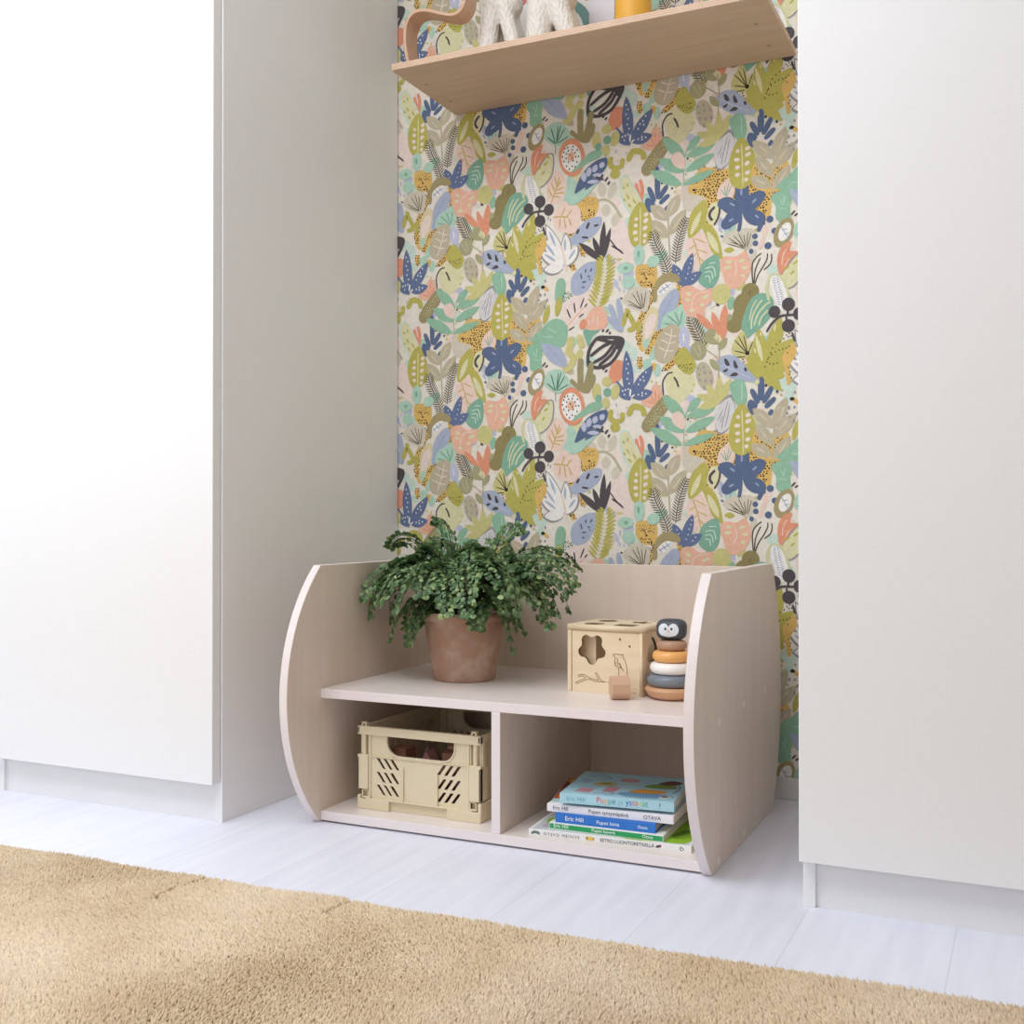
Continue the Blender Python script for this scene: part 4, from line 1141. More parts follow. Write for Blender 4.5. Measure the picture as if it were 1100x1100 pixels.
def leaflet(mb, p, d, up, s, rnd):
    """small fan-shaped leaflet, slightly cupped"""
    d = d.normalized(); n = up - d * up.dot(d)
    if n.length < 1e-3: n = Vector((0, 0, 1)).cross(d)
    n.normalize(); q = Matrix.Rotation(rnd.uniform(-.7, .7), 3, d) @ n; side = d.cross(q)
    vs = [p]
    for k, (a, rr) in enumerate(((-62, .66), (-38, .93), (-14, 1.0), (12, 1.02), (38, .93), (62, .66))):
        t = math.radians(a); r = s * rr * rnd.uniform(0.93, 1.07)
        vs.append(p + d * math.cos(t) * r + side * math.sin(t) * r * 0.92 - q * (abs(math.sin(t)) * s * 0.12) * (1 if k % 2 else 0.6))
    mb.add(vs, [[0, 1, 2, 3], [0, 3, 4], [0, 4, 5, 6]], 0)

def frond(az, reach, apex, ztip, size, seed, r0=None):
    rnd = random.Random(seed)
    mb = MB()
    u = Vector((math.cos(az), math.sin(az), 0))
    r0 = rnd.uniform(0.004, 0.04) if r0 is None else r0
    off = Vector((math.cos(az + 1) * 0.008, math.sin(az + 1) * 0.008, 0))
    p0 = u * r0 + off + Vector((0, 0, 0.124)); p3 = u * reach + Vector((0, 0, ztip))
    p1 = u * (r0 + reach * 0.12) + Vector((0, 0, apex * 0.92)); p2 = u * reach * 0.78 + Vector((0, 0, apex * 1.12))
    bend = Vector((-u.y, u.x, 0)) * rnd.uniform(-0.03, 0.03)
    N = 22
    roll = rnd.uniform(-0.75, 0.75)
    P = []
    for i in range(N + 1):
        t = i / N
        P.append(p0 * (1 - t) ** 3 + p1 * 3 * t * (1 - t) ** 2 + p2 * 3 * t * t * (1 - t) + p3 * t ** 3 + bend * t * t)
    def keep(v):       # stay clear of the bookcase and the wall
        w = Vector(v)
        w.x = max(w.x, -0.178); w.y = min(w.y, 0.198)
        return w
    P = [keep(p) for p in P]
    mb.tube([tuple(p) for p in P], lambda t: 0.0011 * (1 - t) + 0.0003, 5, 1)
    start = 0.30
    n = int(rnd.uniform(11, 14))
    for i in range(n):
        t = start + (0.985 - start) * (i / (n - 1)) ** 0.9
        k = t * N; j = min(int(k), N - 1); p = P[j].lerp(P[j + 1], k - j); tan = (P[j + 1] - P[j]).normalized()
        side = tan.cross(Vector((0, 0, 1)))
        if side.length < 1e-3: side = Vector((-u.y, u.x, 0))
        side.normalize(); side = Matrix.Rotation(roll, 3, tan) @ side; nrm = side.cross(tan)
        ln = size * (0.30 + 0.9 * math.sin(PI * min(1, (t - start) / (1 - start) * 0.75 + 0.22))) * (1.12 - t * 0.55)
        for sg in (-1, 1):
            d = (side * sg + tan * rnd.uniform(0.25, 0.55) - Vector((0, 0, 1)) * rnd.uniform(0.05, 0.4)).normalized()
            e = keep(p + d * ln - Vector((0, 0, ln * 0.22)))
            mid = keep(p + d * ln * 0.5)
            mb.tube([tuple(p), tuple(mid), tuple(e)], 0.00035, 3, 1)
            m = max(2, int(ln / 0.0074))
            for q in range(m):
                f = (q + 0.7) / m
                c = p.lerp(mid, f * 2) if f < .5 else mid.lerp(e, f * 2 - 1)
                for s2 in (-1, 1):
                    dd = (d * 0.55 + tan * s2 * 0.8 + Vector((0, 0, -0.15))).normalized()
                    leaflet(mb, c, dd, nrm, rnd.uniform(0.0068, 0.0100), rnd)
            leaflet(mb, e, d, nrm, rnd.uniform(0.0085, 0.0115), rnd)
    leaflet(mb, P[-1], (P[-1] - P[-2]), Vector((0, 0, 1)), 0.010, rnd)
    mb.v = [tuple(keep(v)) for v in mb.v]
    return mb
rf = random.Random(21)
FR = []
for i in range(24):      # outer, long, drooping
    FR.append((2 * PI * (i + rf.uniform(-.3, .3)) / 24, rf.uniform(0.165, 0.225), rf.uniform(0.225, 0.275), rf.uniform(0.09, 0.19), 0.036))
for i in range(18):      # middle
    FR.append((2 * PI * (i + rf.uniform(-.3, .3)) / 18, rf.uniform(0.11, 0.175), rf.uniform(0.235, 0.285), rf.uniform(0.14, 0.24), 0.036))
for i in range(9):      # top
    FR.append((2 * PI * (i + rf.uniform(-.3, .3)) / 9, rf.uniform(0.05, 0.12), rf.uniform(0.235, 0.29), rf.uniform(0.20, 0.275), 0.030))
for i in range(9):       # low, hanging over the rim
    if i in (3, 4, 5): continue
    FR.append((-PI / 2 + (i - 4) * 0.42, rf.uniform(0.10, 0.15), rf.uniform(0.17, 0.20), rf.uniform(0.075, 0.135), 0.030))
FR += [(math.atan2(-0.106, -0.165), 0.205, 0.25, 0.165, 0.03), (0.05, 0.245, 0.275, 0.20, 0.034), (-0.15, 0.235, 0.265, 0.185, 0.036), (0.35, 0.235, 0.28, 0.225, 0.034),
       (2.5, 0.13, 0.315, 0.315, 0.020), (0.5, 0.115, 0.30, 0.30, 0.022), (3.4, 0.16, 0.29, 0.27, 0.026), (-0.28, 0.124, 0.20, 0.066, 0.018), (-1.95, 0.100, 0.185, 0.118, 0.020), (-0.75, 0.104, 0.185, 0.112, 0.020), (-1.25, 0.092, 0.19, 0.138, 0.018), (-2.6, 0.15, 0.19, 0.085, 0.028), (-0.5, 0.17, 0.20, 0.10, 0.028)]
for k, a in enumerate(FR):
    if math.sin(a[0]) < -0.45 and a[1] > 0.16: a = (a[0], a[1], a[2], max(a[3], 0.150), a[4])
    frond(*a, seed=k).build('frond', [M['leaf'], M['stem']], fern, world=False)
# ------------------------------------------------------------------ shape sorter cube
def flat_shapes(name, parent, mtx, shapes, mats):
    """printed / engraved flat marks: list of (kind, material index, data)"""
    mb = MB()
    for i, s in enumerate(shapes):
        z = 0.00018 + i * 0.000006
        if s[0] == 'line':
            l, r = ribbon(smooth_open(s[3], 5) if len(s[3]) > 2 else s[3], s[2])
            n = len(l)
            mb.add([(p.x, p.y, z) for p in l] + [(p.x, p.y, z) for p in r], [(k, n + k, n + k + 1, k + 1) for k in range(n - 1)], s[1])
        elif s[0] == 'blob':
            p = smooth_closed(s[2], 4); mb.add([(a, b, z) for a, b in p], [list(range(len(p)))], s[1])
        elif s[0] == 'poly':
            mb.add([(a, b, z) for a, b in s[2]], [list(range(len(s[2])))], s[1])
        elif s[0] == 'oval':
            cx, cy, rx, ry = s[2]; mb.add([(cx + rx * math.cos(2 * PI * k / 20), cy + ry * math.sin(2 * PI * k / 20), z) for k in range(20)], [list(range(20))], s[1])
    mb.v = [tuple(mtx @ Vector(v)) for v in mb.v]
    return mb.build(name, mats, parent, world=False)

FRONT = Matrix(((1, 0, 0, 0), (0, 0, -1, 0), (0, 1, 0, 0), (0, 0, 0, 1)))      # plate xy -> world xz, plate z -> -y
def front_at(x, y, z): return Matrix.Translation((x, y, z)) @ FRONT
RIGHT = Matrix(((0, 0, 1, 0), (1, 0, 0, 0), (0, 1, 0, 0), (0, 0, 0, 1)))       # plate x -> y, y -> z, z -> x
SW, SD, SH, ST = 0.1535, 0.125, 0.1262, 0.0085
a_ = math.radians(-5.4); ex = Vector((math.cos(a_), math.sin(a_), 0)); ey = Vector((-math.sin(a_), math.cos(a_), 0))
cen = Vector((0.0645, -0.3855, 0.2541)) + ex * SW / 2 + ey * SD / 2
sort = thing('shape_sorter', 'pale wooden shape sorter cube with a star cut-out and an engraved bird on a branch', 'toy box', tuple(cen), a_)
def fatstar(cx, cy, r, k, rot, n=120):
    g = lambda t: r + k * math.tanh(0.9 * math.cos(5 * (t - rot)) + 0.25)
    return [(cx + g(t) * math.cos(t), cy + g(t) * math.sin(t)) for t in (2 * PI * i / n for i in range(n))]
def star(cx, cy, r, k, rot, lobes=5, n=90):
    return [(cx + (r + k * math.cos(lobes * (t - rot))) * math.cos(t), cy + (r + k * math.cos(lobes * (t - rot))) * math.sin(t)) for t in (2 * PI * i / n for i in range(n))]
def circ(cx, cy, r, n=40, ry=None): return [(cx + r * math.cos(2 * PI * i / n), cy + (ry or r) * math.sin(2 * PI * i / n)) for i in range(n)]
hw, hd = SW / 2, SD / 2
TB = [M['toybirch'], M['scorch']]
plate('front_panel', [(-hw + ST + .0006, 0), (hw - 0.0064, 0), (hw - 0.0064, SH - 0.0112), (-hw + ST + .0006, SH - 0.0112)], [fatstar(-hw + 0.0502, 0.0815, 0.0250, 0.0052, -PI / 2)], 0.006, TB, sort, front_at(0, -hd + 0.0050, 0), 1)
MB().box(-hw, -hw + ST - 0.0006, -hd, hd, 0, SH - 0.011).build('side_panel', M['toybirch'], sort, world=False, bevel=0.0008)
plate('side_panel', [(-hd, 0), (hd, 0), (hd, SH - 0.011), (-hd, SH - 0.011)], [smooth_closed([(-0.040, 0.066), (-0.026, 0.100), (-0.012, 0.104), (0.004, 0.086), (0.006, 0.066), (-0.016, 0.060)], 6)], 0.0055, TB, sort, Matrix.Translation((hw - 0.00275, 0, 0)) @ RIGHT, 1)
plate('back_panel', [(-hw + ST, 0), (hw - 0.006, 0), (hw - 0.006, SH - 0.0105), (-hw + ST, SH - 0.0105)], [circ(0, 0.062, 0.02)], 0.006, TB, sort, front_at(0, hd - 0.0042, 0), 1)
plate('top_panel', [(-hw, -hd), (hw, -hd), (hw, hd), (-hw, hd)], [circ(-0.036, 0.03, 0.019), star(0.034, 0.03, 0.017, 0.0035, PI / 2), rounded_rect(0.012, -0.052, 0.052, -0.016, 0.003), circ(-0.034, -0.034, 0.021, 6)], 0.0105, TB, sort, Matrix.Translation((0, 0, SH - 0.00525)), 1)
MB().box(-hw + ST, hw - 0.006, -hd + 0.008, hd - 0.008, 0.0004, 0.006).build('bottom_panel', M['toybirch'], sort, world=False)
MB().box(-0.032, -0.027, -hd + 0.020, hd - 0.010, 0.006, SH - 0.011).box(-hw + ST, -0.032, -hd + 0.024, -hd + 0.029, 0.006, SH - 0.011).build('inner_divider', M['toybirch'], sort, world=False)  # divider, plus a cross board added to catch light behind the star
X = lambda px: (px - 610.2) / 79.3 * SW - hw
def Z(px, py): t = (px - 610.2) / 79.3; b = 743.4 + 4 * t; h = 73.2 - 1 * t; return (b - py) / h * SH
def pl(*q): return [(X(q[i]), Z(q[i], q[i + 1])) for i in range(0, len(q), 2)]
lw = 0.0012
flat_shapes('engraving', sort, front_at(0, -hd + 0.0020, 0), [
    ('oval', 0, (X(666), Z(666, 687.5), 0.0022, 0.0024)), ('oval', 0, (X(676), Z(676, 694.8), 0.0022, 0.0024)),
    ('line', 0, lw, pl(653, 733, 640, 732.5, 632, 730.5, 620, 735.5)), ('line', 0, lw, pl(620, 735.5, 619, 734, 630, 729)),
    ('line', 0, lw, pl(630, 729, 626, 727, 622, 728, 622, 726, 628, 725.5, 634, 729, 644, 731.5)), ('line', 0, lw, pl(644, 731.5, 641, 726, 640, 723.5, 642, 724, 646, 731, 650, 733)),
    ('line', 0, lw, pl(650, 733, 655, 733)), ('line', 0, lw, pl(683, 739.5, 679, 739)), ('line', 0, lw, pl(683, 744, 678, 743)),
    ('line', 0, lw, pl(658.5, 704, 660, 703, 668, 703.5, 669.5, 703)), ('line', 0, lw, pl(658.8, 703.5, 661, 707, 660.5, 710, 662, 713.5)),
    ('line', 0, lw, pl(669.3, 703.3, 669, 706, 671, 710, 673, 717, 673.8, 728)), ('line', 0, lw, pl(662, 707, 664, 709, 663, 712, 666, 713, 667, 716, 669, 720)),
    ('line', 0, lw, pl(660.5, 711, 660.7, 715, 664, 717, 664.8, 722, 664.2, 728)), ('line', 0, lw, pl(664, 717, 667, 717.5, 670, 721)), ('line', 0, lw, pl(666, 706, 668, 707.5)),
    ('line', 0, lw, pl(662, 715, 665, 714, 667, 718)), ('line', 0, lw, pl(671, 706, 671.5, 708))], [M['engrave']])

# loose octagonal block in front of the cube
blk = thing('wooden_block', 'small octagonal beech block lying in front of the pale wooden cube', 'toy block', (0.1865, -0.4365, 0.2541), math.radians(30))
r_ = 0.0205 / math.cos(PI / 8)
MB().prism([(r_ * math.cos(PI / 8 + PI / 4 * i), r_ * math.sin(PI / 8 + PI / 4 * i) + 0.0205) for i in range(8)], 'x', -0.0165, 0.0165).build('block_body', M['beech'], blk, world=False, bevel=0.0012)

# ------------------------------------------------------------------ stacking toy
toy = thing('stacking_toy', 'ring stacking toy topped with a dark bird head beside the right side panel', 'stacking toy', (0.2684, -0.386, 0.2541), math.radians(8))
def ring(name, r, z0, z1, m, flat=0.0):
    h = (z1 - z0) / 2; zc = (z0 + z1) / 2; p = [(0.004, z0)]
    for i in range(17):
        t = -PI / 2 + PI * i / 16
        p.append((r - h * 1.1 + h * 1.1 * math.copysign(abs(math.cos(t)) ** 0.85, 1), zc + h * math.sin(t)))
    p.append((0.004, z1))
    return MB().lathe(p, 56).build(name, m, toy, world=False, smooth=True)
MB().lathe([(0.0, 0), (0.030, 0), (0.035, 0.0012), (0.043, 0.0065), (0.0475, 0.0125), (0.049, 0.017), (0.0475, 0.0205), (0.044, 0.0222), (0.0, 0.0222)], 56).build('base', M['ringwood'], toy, world=False, smooth=True)
MB().lathe([(0, 0.0222), (0.0038, 0.0222), (0.0038, 0.1055), (0, 0.1055)], 16).build('peg', M['ringwood'], toy, world=False, smooth=True)
o = ring('ring', 0.0445, 0.0223, 0.0445, M['greyp']); o['label'] = 'blue-grey painted ring'
o = ring('ring', 0.0395, 0.0446, 0.0660, M['whitep']); o['label'] = 'white painted ring'
o = ring('ring', 0.0350, 0.0661, 0.0868, M['orange']); o['label'] = 'orange painted ring'
o = ring('ring', 0.0275, 0.0869, 0.1052, M['ringtop']); o['label'] = 'bare wooden ring'
HA, HB, HC, HZ = 0.0272, 0.0193, 0.0205, 0.1245
def head_pt(th, ph):
    e = lambda v, p: math.copysign(abs(v) ** p, v)
    return (HA * e(math.cos(ph), .62) * e(math.cos(th), .62), HC * e(math.cos(ph), .8) * e(math.sin(th), .62), HZ + HB * e(math.sin(ph), .62))
hv = []; hf = []; NU, NV = 48, 24
for j in range(NV + 1):
    for i in range(NU): hv.append(head_pt(2 * PI * i / NU, -PI / 2 + PI * j / NV))
for j in range(NV):
    for i in range(NU): hf.append((j * NU + i, j * NU + (i + 1) % NU, (j + 1) * NU + (i + 1) % NU, (j + 1) * NU + i))
head = MB().add(hv, hf).build('head', M['slate'], toy, world=False, smooth=True)
def head_y(u, v):      # front surface depth of the superellipsoid at (u, v)
    s = abs(v - HZ) / HB; sp = min(1, s) ** (1 / .62); c = math.sqrt(max(0, 1 - sp * sp))
    w_ = c ** .62 * HA; k = min(1, abs(u) / max(w_, 1e-6)) ** (1 / .62); sn = math.sqrt(max(0, 1 - k * k))
    return -HC * c ** .8 * sn ** .62
def patch(name, shapes, m, lift):
    mb = MB()
    for cu, cv, ru, rv in shapes:
        R_, N_ = 6, 28; v = [(cu, head_y(cu, cv) - lift, cv)]; f = []
        for r in range(1, R_ + 1):
            for i in range(N_):
                t = 2 * PI * i / N_; x = cu + ru * r / R_ * math.cos(t); z = cv + rv * r / R_ * math.sin(t)
                v.append((x, head_y(x, z) - lift, z))
        for i in range(N_): f.append((0, 1 + i, 1 + (i + 1) % N_))
        for r in range(R_ - 1):
            for i in range(N_): f.append((1 + r * N_ + i, 1 + (r + 1) * N_ + i, 1 + (r + 1) * N_ + (i + 1) % N_, 1 + r * N_ + (i + 1) % N_))
        mb.add(v, f); lift += 0.00004
    return mb.build(name, m, head, world=False, smooth=True)
fx = -0.0028
patch('face_patch', [(fx - 0.0085, HZ + 0.0005, 0.0098, 0.0112), (fx + 0.0085, HZ + 0.0005, 0.0098, 0.0112), (fx, HZ - 0.004, 0.0155, 0.0082)], M['face'], 0.0004)
patch('eye', [(fx - 0.0055, HZ + 0.0022, 0.0019, 0.0024)], M['eye'], 0.0007)
patch('eye', [(fx + 0.0055, HZ + 0.0022, 0.0019, 0.0024)], M['eye'], 0.0007)
patch('beak', [(fx, HZ - 0.0018, 0.0019, 0.0022)], M['beak'], 0.0009)

# ------------------------------------------------------------------ folding crate
CW, CD, CH = 0.2655, 0.325, 0.1590
crate = thing('storage_crate', 'beige plastic folding crate with slotted walls in the left compartment', 'crate', (-0.1863, -0.516 + CD / 2, 0.0214))
cw, cd = CW / 2, CD / 2
PLC = M['crate']
# tray: floor, low skirt, corner feet
tr = MB()
tr.box(-cw + 0.004, cw - 0.004, -cd + 0.012, cd - 0.012, 0.0045, 0.0075)
tr.build('base_tray', PLC, crate, world=False, bevel=0.0008)
def skirt(sy):
    m = MB(); y0 = sy * cd
    a, b = sorted((y0, y0 - sy * 0.016))
    m.box(-cw, -cw + 0.070, a, b, 0, 0.0195); m.box(cw - 0.070, cw, a, b, 0, 0.0195)
    a, b = sorted((y0 - sy * 0.0075, y0 - sy * 0.015)); m.box(-cw + 0.069, cw - 0.069, a, b, 0.0, 0.0175)
    return m
skirt(-1).build('skirt', PLC, crate, world=False, bevel=0.0012); skirt(1).build('skirt', PLC, crate, world=False, bevel=0.0012)
for s in (-1, 1):
    m = MB(); a, b = sorted((s * cw, s * (cw - 0.010)))
    m.box(a, b, -cd + 0.014, cd - 0.014, 0, 0.0195); 
    for sy in (-1, 1):
        c, d = sorted((sy * (cd - 0.001), sy * (cd - 0.05))); m.box(*sorted((s * (cw + 0.0005), s * (cw - 0.006))), c, d, 0.001, 0.036 if s > 0 else 0.026)
    m.build('skirt', PLC, crate, world=False, bevel=0.0012)
# end walls: plate with a hand hole and two fans of slanted slots
def slots():
    o = []
    for r_top, r_bot in ((0.0985, 0.0790), (0.0725, 0.0530), (0.0480, 0.0290)):
        for k in range(3):
            x = 0.0395 + k * 0.0152; o.append([(x, r_top), (x + 0.0070, r_top), (x + 0.0210, r_bot), (x + 0.014, r_bot)])
            x = CW - 0.0395 - k * 0.0152 - 0.0035; o.append([(x, r_top), (x - 0.0070, r_top), (x - 0.0210, r_bot), (x - 0.014, r_bot)])
    return [[(a - cw, b) for a, b in q] for q in o]
def hand():
    x0, x1, z0, z1, r = 0.0640 - cw, 0.2090 - cw, 0.1060, 0.1415, 0.026
    o = [(x1, z1), (x0, z1)]
    for i in range(9): t = PI + PI / 2 * i / 8; o.append((x0 + r + r * math.cos(t), z0 + r + r * math.sin(t)))
    for i in range(9): t = 1.5 * PI + PI / 2 * i / 8; o.append((x1 - r + r * math.cos(t), z0 + r + r * math.sin(t)))
    return o
for s in (-1, 1):
    wall = plate('end_wall', [(-cw + 0.022, 0.0195), (cw - 0.022, 0.0195), (cw - 0.022, 0.150), (-cw + 0.022, 0.150)], [hand()] + slots(), 0.004, PLC, crate, front_at(0, s * (cd - 0.0075), 0))
    sl = MB(); y0 = s * (cd - 0.0055); A = lambda d: sorted((y0, y0 + s * d))
    sl.box(-cw + 0.022, cw - 0.022, *A(0.0028), 0.1012, 0.1032)                   # ledge under the hand hole
    sl.box(-cw + 0.018, cw - 0.018, *A(0.0050), 0.0192, 0.0215)                   # ledge over the skirt
    sl.box(-cw + 0.0985, -cw + 0.1010, *A(0.0040), 0.0215, 0.086); sl.box(cw - 0.097, cw - 0.0905, *A(0.0040), 0.0215, 0.080)
    sl.box(-cw + 0.0265, -cw + 0.0285, *A(0.0030), 0.0215, 0.141); sl.box(cw - 0.0285, cw - 0.0265, *A(0.0030), 0.0215, 0.141)
    for sx in (-1, 1): sl.box(*sorted((sx * (cw - 0.0125), sx * (cw - 0.0285))), *A(0.0045), 0.0215, 0.0245)
    for f in wall.data.materials: pass
    sl.build('rib', PLC, wall, world=False, bevel=0.0006)
    lip = MB()                                                                     # raised lip round the hand hole
    hp = hand(); inn = [((a) * 1.0, b) for a, b in hp]
    cxm, czm = 0.1365 - cw, 0.126
    out_ = [(cxm + (a - cxm) * 1.035, czm + (b - czm) * 1.13) for a, b in hp]; n = len(hp)
    v = [(a, y0, b) for a, b in inn] + [(a, y0, b) for a, b in out_] + [(a, y0 + s * 0.0022, b) for a, b in inn] + [(a, y0 + s * 0.0022, b) for a, b in out_]
    f = []
    for i in range(1, n - 0):
        j = (i + 1) % n
        if i == 0: continue
        f += [(2 * n + i, 2 * n + j, 3 * n + j, 3 * n + i), (i, j, 2 * n + j, 2 * n + i), (n + i, 3 * n + i, 3 * n + j, n + j)]
    lip.add(v, f).build('hand_hole_lip', PLC, wall, world=False)
    MB().box(-cw, cw, *sorted((s * cd, s * (cd - 0.010))), 0.1425, CH).build('top_rail', PLC, crate, world=False, bevel=0.0012)
    # corner posts, hinge barrels, square sockets and stacking studs
    for sx in (-1, 1):
        p = MB(); q = lambda a, b: sorted((sx * (cw - a), sx * (cw - b)))
        p.box(*q(0, 0.0235), *sorted((s * cd, s * (cd - 0.010))), 0.0385, 0.1040)
        p.box(*q(0.0245, 0.0275), *sorted((s * (cd - 0.002), s * (cd - 0.010))), 0.024, 0.1425)
        p.box(*q(0, 0.0040), *sorted((s * cd, s * (cd - 0.030))), 0.0385, 0.1000)
        p.box(*q(0, 0.0050), *sorted((s * cd, s * (cd - 0.034))), 0.1450, CH - 0.001)
        p.box(*q(0.0005, 0.0030), *sorted((s * (cd - 0.012), s * (cd - 0.022))), 0.100, 0.146)
        p.box(*q(0.003, 0.0245), *sorted((s * (cd - 0.011), s * (cd - 0.013))), 0.0195, 0.1425)
        p.build('corner_post', PLC, crate, world=False, bevel=0.001)
        MB().lathe([(0, 0), (0.0046, 0), (0.0046, 0.0385), (0, 0.0385)], 16, sx * (cw - 0.0125), s * (cd - 0.0058), 0.1040).build('hinge_barrel', PLC, crate, world=False, smooth=True)
        st = MB(); x0 = sx * (cw - 0.0145)
        st.box(x0 - 0.0055, x0 - 0.0025, *sorted((s * (cd - 0.001), s * (cd - 0.009))), CH - 0.0005, CH + 0.0065)
        st.box(x0 + 0.0025, x0 + 0.0055, *sorted((s * (cd - 0.001), s * (cd - 0.009))), CH - 0.0005, CH + 0.0065)
        st.box(x0 - 0.0055, x0 + 0.0055, *sorted((s * (cd - 0.001), s * (cd - 0.009))), CH + 0.0045, CH + 0.0075)
        st.build('stacking_stud', PLC, crate, world=False, bevel=0.0006)
        fr = MB(); x0 = sx * (cw - 0.0165); zz = 0.0295
        for a, b, c, d in ((-.0075, -.0055, -.0068, .0085), (.0055, .0075, -.0068, .0085), (-.0075, .0075, .0065, .0085), (-.0075, .0075, -.0080, -.0060)):
            fr.box(x0 + a, x0 + b, *sorted((s * (cd - 0.002), s * (cd - 0.0105))), zz + c, zz + d)
        fr.build('socket', PLC, crate, world=False, bevel=0.0004)
# long side walls with upright slots
for s in (-1, 1):
    hs = []
    for k in range(22):
        y = -cd + 0.045 + k * 0.0112
        hs.append([(y, 0.045), (y + 0.0042, 0.045), (y + 0.0042, 0.128), (y, 0.128)])
    plate('side_wall', [(-cd + 0.012, 0.0195), (cd - 0.012, 0.0195), (cd - 0.012, 0.1425), (-cd + 0.012, 0.1425)], hs, 0.0035, PLC, crate, Matrix.Translation((s * (cw - 0.0075), 0, 0)) @ RIGHT)
    MB().box(*sorted((s * (cw - 0.0015), s * (cw - 0.0095))), -cd + 0.010, cd - 0.010, 0.1425, CH - 0.0015).build('top_rail', PLC, crate, world=False, bevel=0.001)

# toy blocks heaped in the crate
BC = {'dusty pink': (182, 138, 134), 'mauve': (140, 112, 118), 'rust brown': (142, 96, 78), 'natural beech': (190, 152, 120)}
rb = random.Random(8)
names = list(BC)
def heap(x, y, z, k, yaw, tilt=0.0):
    c = names[k]
    o = thing('toy_block', 'small %s toy block heaped in the beige plastic crate' % c, 'toy block', (crate.location.x + x, crate.location.y + y, crate.location.z + z), yaw, '%s blocks in the crate' % c)
    m = MB()
    sh = rb.choice((0, 0, 1, 2))
    if sh == 0: m.box(-0.018, 0.018, -0.018, 0.018, 0, 0.036)
    elif sh == 1: m.prism([(-0.019, 0), (0.019, 0), (0, 0.034)], 'y', -0.018, 0.018)
    else: m.prism([(0.018 * math.cos(2 * PI * i / 24), 0.018 * math.sin(2 * PI * i / 24)) for i in range(24)], 'z', 0, 0.036)
    m.build('block_body', colour(BC[c], 0.6), o, world=False, bevel=0.0012)
for lay, rows in ((0, 2), (1, 2)):
    for r in range(rows):
        for i in range(4):
            heap(-0.090 + i * 0.058 + rb.uniform(-.002, .002), -0.118 + r * 0.056, 0.0076 + lay * 0.0362, rb.randrange(4), rb.uniform(-.3, .3) if lay else 0)
for r in range(2, 5):
    for i in range(4): heap(-0.090 + i * 0.058, -0.118 + r * 0.056, 0.0076, rb.randrange(4), rb.uniform(-.2, .2))
for i, (x, y, k) in enumerate(((-0.058, -0.115, 2), (-0.004, -0.108, 0), (0.052, -0.116, 2), (0.090, -0.112, 3), (-0.03, -0.062, 1), (0.03, -0.062, 3))):
    heap(x, y, 0.0800, k, rb.uniform(-.6, .6))

# ------------------------------------------------------------------ picture books
def book(name, label, x, y, z, deg, w_, d_, h_, cover, page=M['paper'], hard=0.0022, spine=None, group=None):
    """x, y, z: the spine's left front bottom corner"""
    a = math.radians(deg); c = Vector((x, y, z)) + Vector((math.cos(a), math.sin(a), 0)) * w_ / 2 + Vector((-math.sin(a), math.cos(a), 0)) * d_ / 2
    t = thing('picture_book', label, 'book', tuple(c), a, group)
    m = MB(); X_, Y_ = w_ / 2, d_ / 2
    m.box(-X_, X_, -Y_, Y_, 0, hard); m.box(-X_, X_, -Y_, Y_, h_ - hard, h_); m.box(-X_, X_, -Y_, -Y_ + hard, hard * .99, h_ - hard * .99)
    cov = m.build('cover', cover, t, world=False, bevel=min(0.0006, hard * .3))
    MB().box(-X_ + 0.002, X_ - 0.002, -Y_ + hard, Y_ - 0.003, hard, h_ - hard).build('pages', page, t, world=False)
    return t, cov
def spine_text(t, w_, d_, s, u, v, size, mats, per=None, name='spine_lettering', spacing=1.0):
    return text_mesh(name, s, size, mats, t, front_at(-w_ / 2 + u, -d_ / 2 - 0.00025, v), per, spacing=spacing)
INK = colour((60, 60, 66)); WHT = colour((246, 246, 246)); TEAL = colour((96, 172, 190))
# bottom: wide white book
wA, dA, hA = 0.2895, 0.205, 0.0120
tA, cA = book('a', 'wide white picture book at the bottom of the stack with a lime green cover', 0.0555, -0.5440, 0.0214, 3.6, wA, dA, hA, colour((240, 240, 240)))
flat_shapes('cover_picture', tA, Matrix.Translation((0, 0, hA)), [('poly', 1, [(-0.138, -0.0985), (0.139, -0.0985), (0.139, 0.0985), (-0.138, 0.0985)]), ('blob', 0, [(0.02, -0.095), (0.10, -0.097), (0.136, -0.085), (0.137, 0.02), (0.10, 0.07), (0.03, 0.05), (0.04, -0.02)]), ('blob', 2, [(0.06, -0.097), (0.085, -0.098), (0.095, -0.093), (0.075, -0.088)]), ('blob', 4, [(0.10, -0.06), (0.12, -0.04), (0.128, -0.01), (0.11, -0.02)]), ('blob', 3, [(-0.128, -0.08), (-0.112, -0.085), (-0.104, -0.06), (-0.12, -0.04)]), ('blob', 0, [(-0.13, -0.05), (-0.118, -0.052), (-0.11, -0.03), (-0.13, -0.02)])], [colour((150, 196, 52)), colour((206, 212, 214)), colour((236, 226, 70)), colour((186, 180, 190)), colour((90, 140, 40))])
spine_text(tA, wA, dA, 'OTSVO MEISIVE', 0.028, 0.0034, 0.0070, [INK], spacing=1.42)
spine_text(tA, wA, dA, 'EETRO LUONTORETKELLÄ', 0.131, 0.0030, 0.0082, [INK], spacing=0.96)
SPF = front_at(-wA / 2, -dA / 2, 0)
flat_shapes('arch_emblem', tA, SPF, [('blob', 0, [(0.005, 0.003), (0.007, 0.008), (0.013, 0.0095), (0.020, 0.008), (0.021, 0.003), (0.013, 0.005)])], [colour((96, 122, 116))])
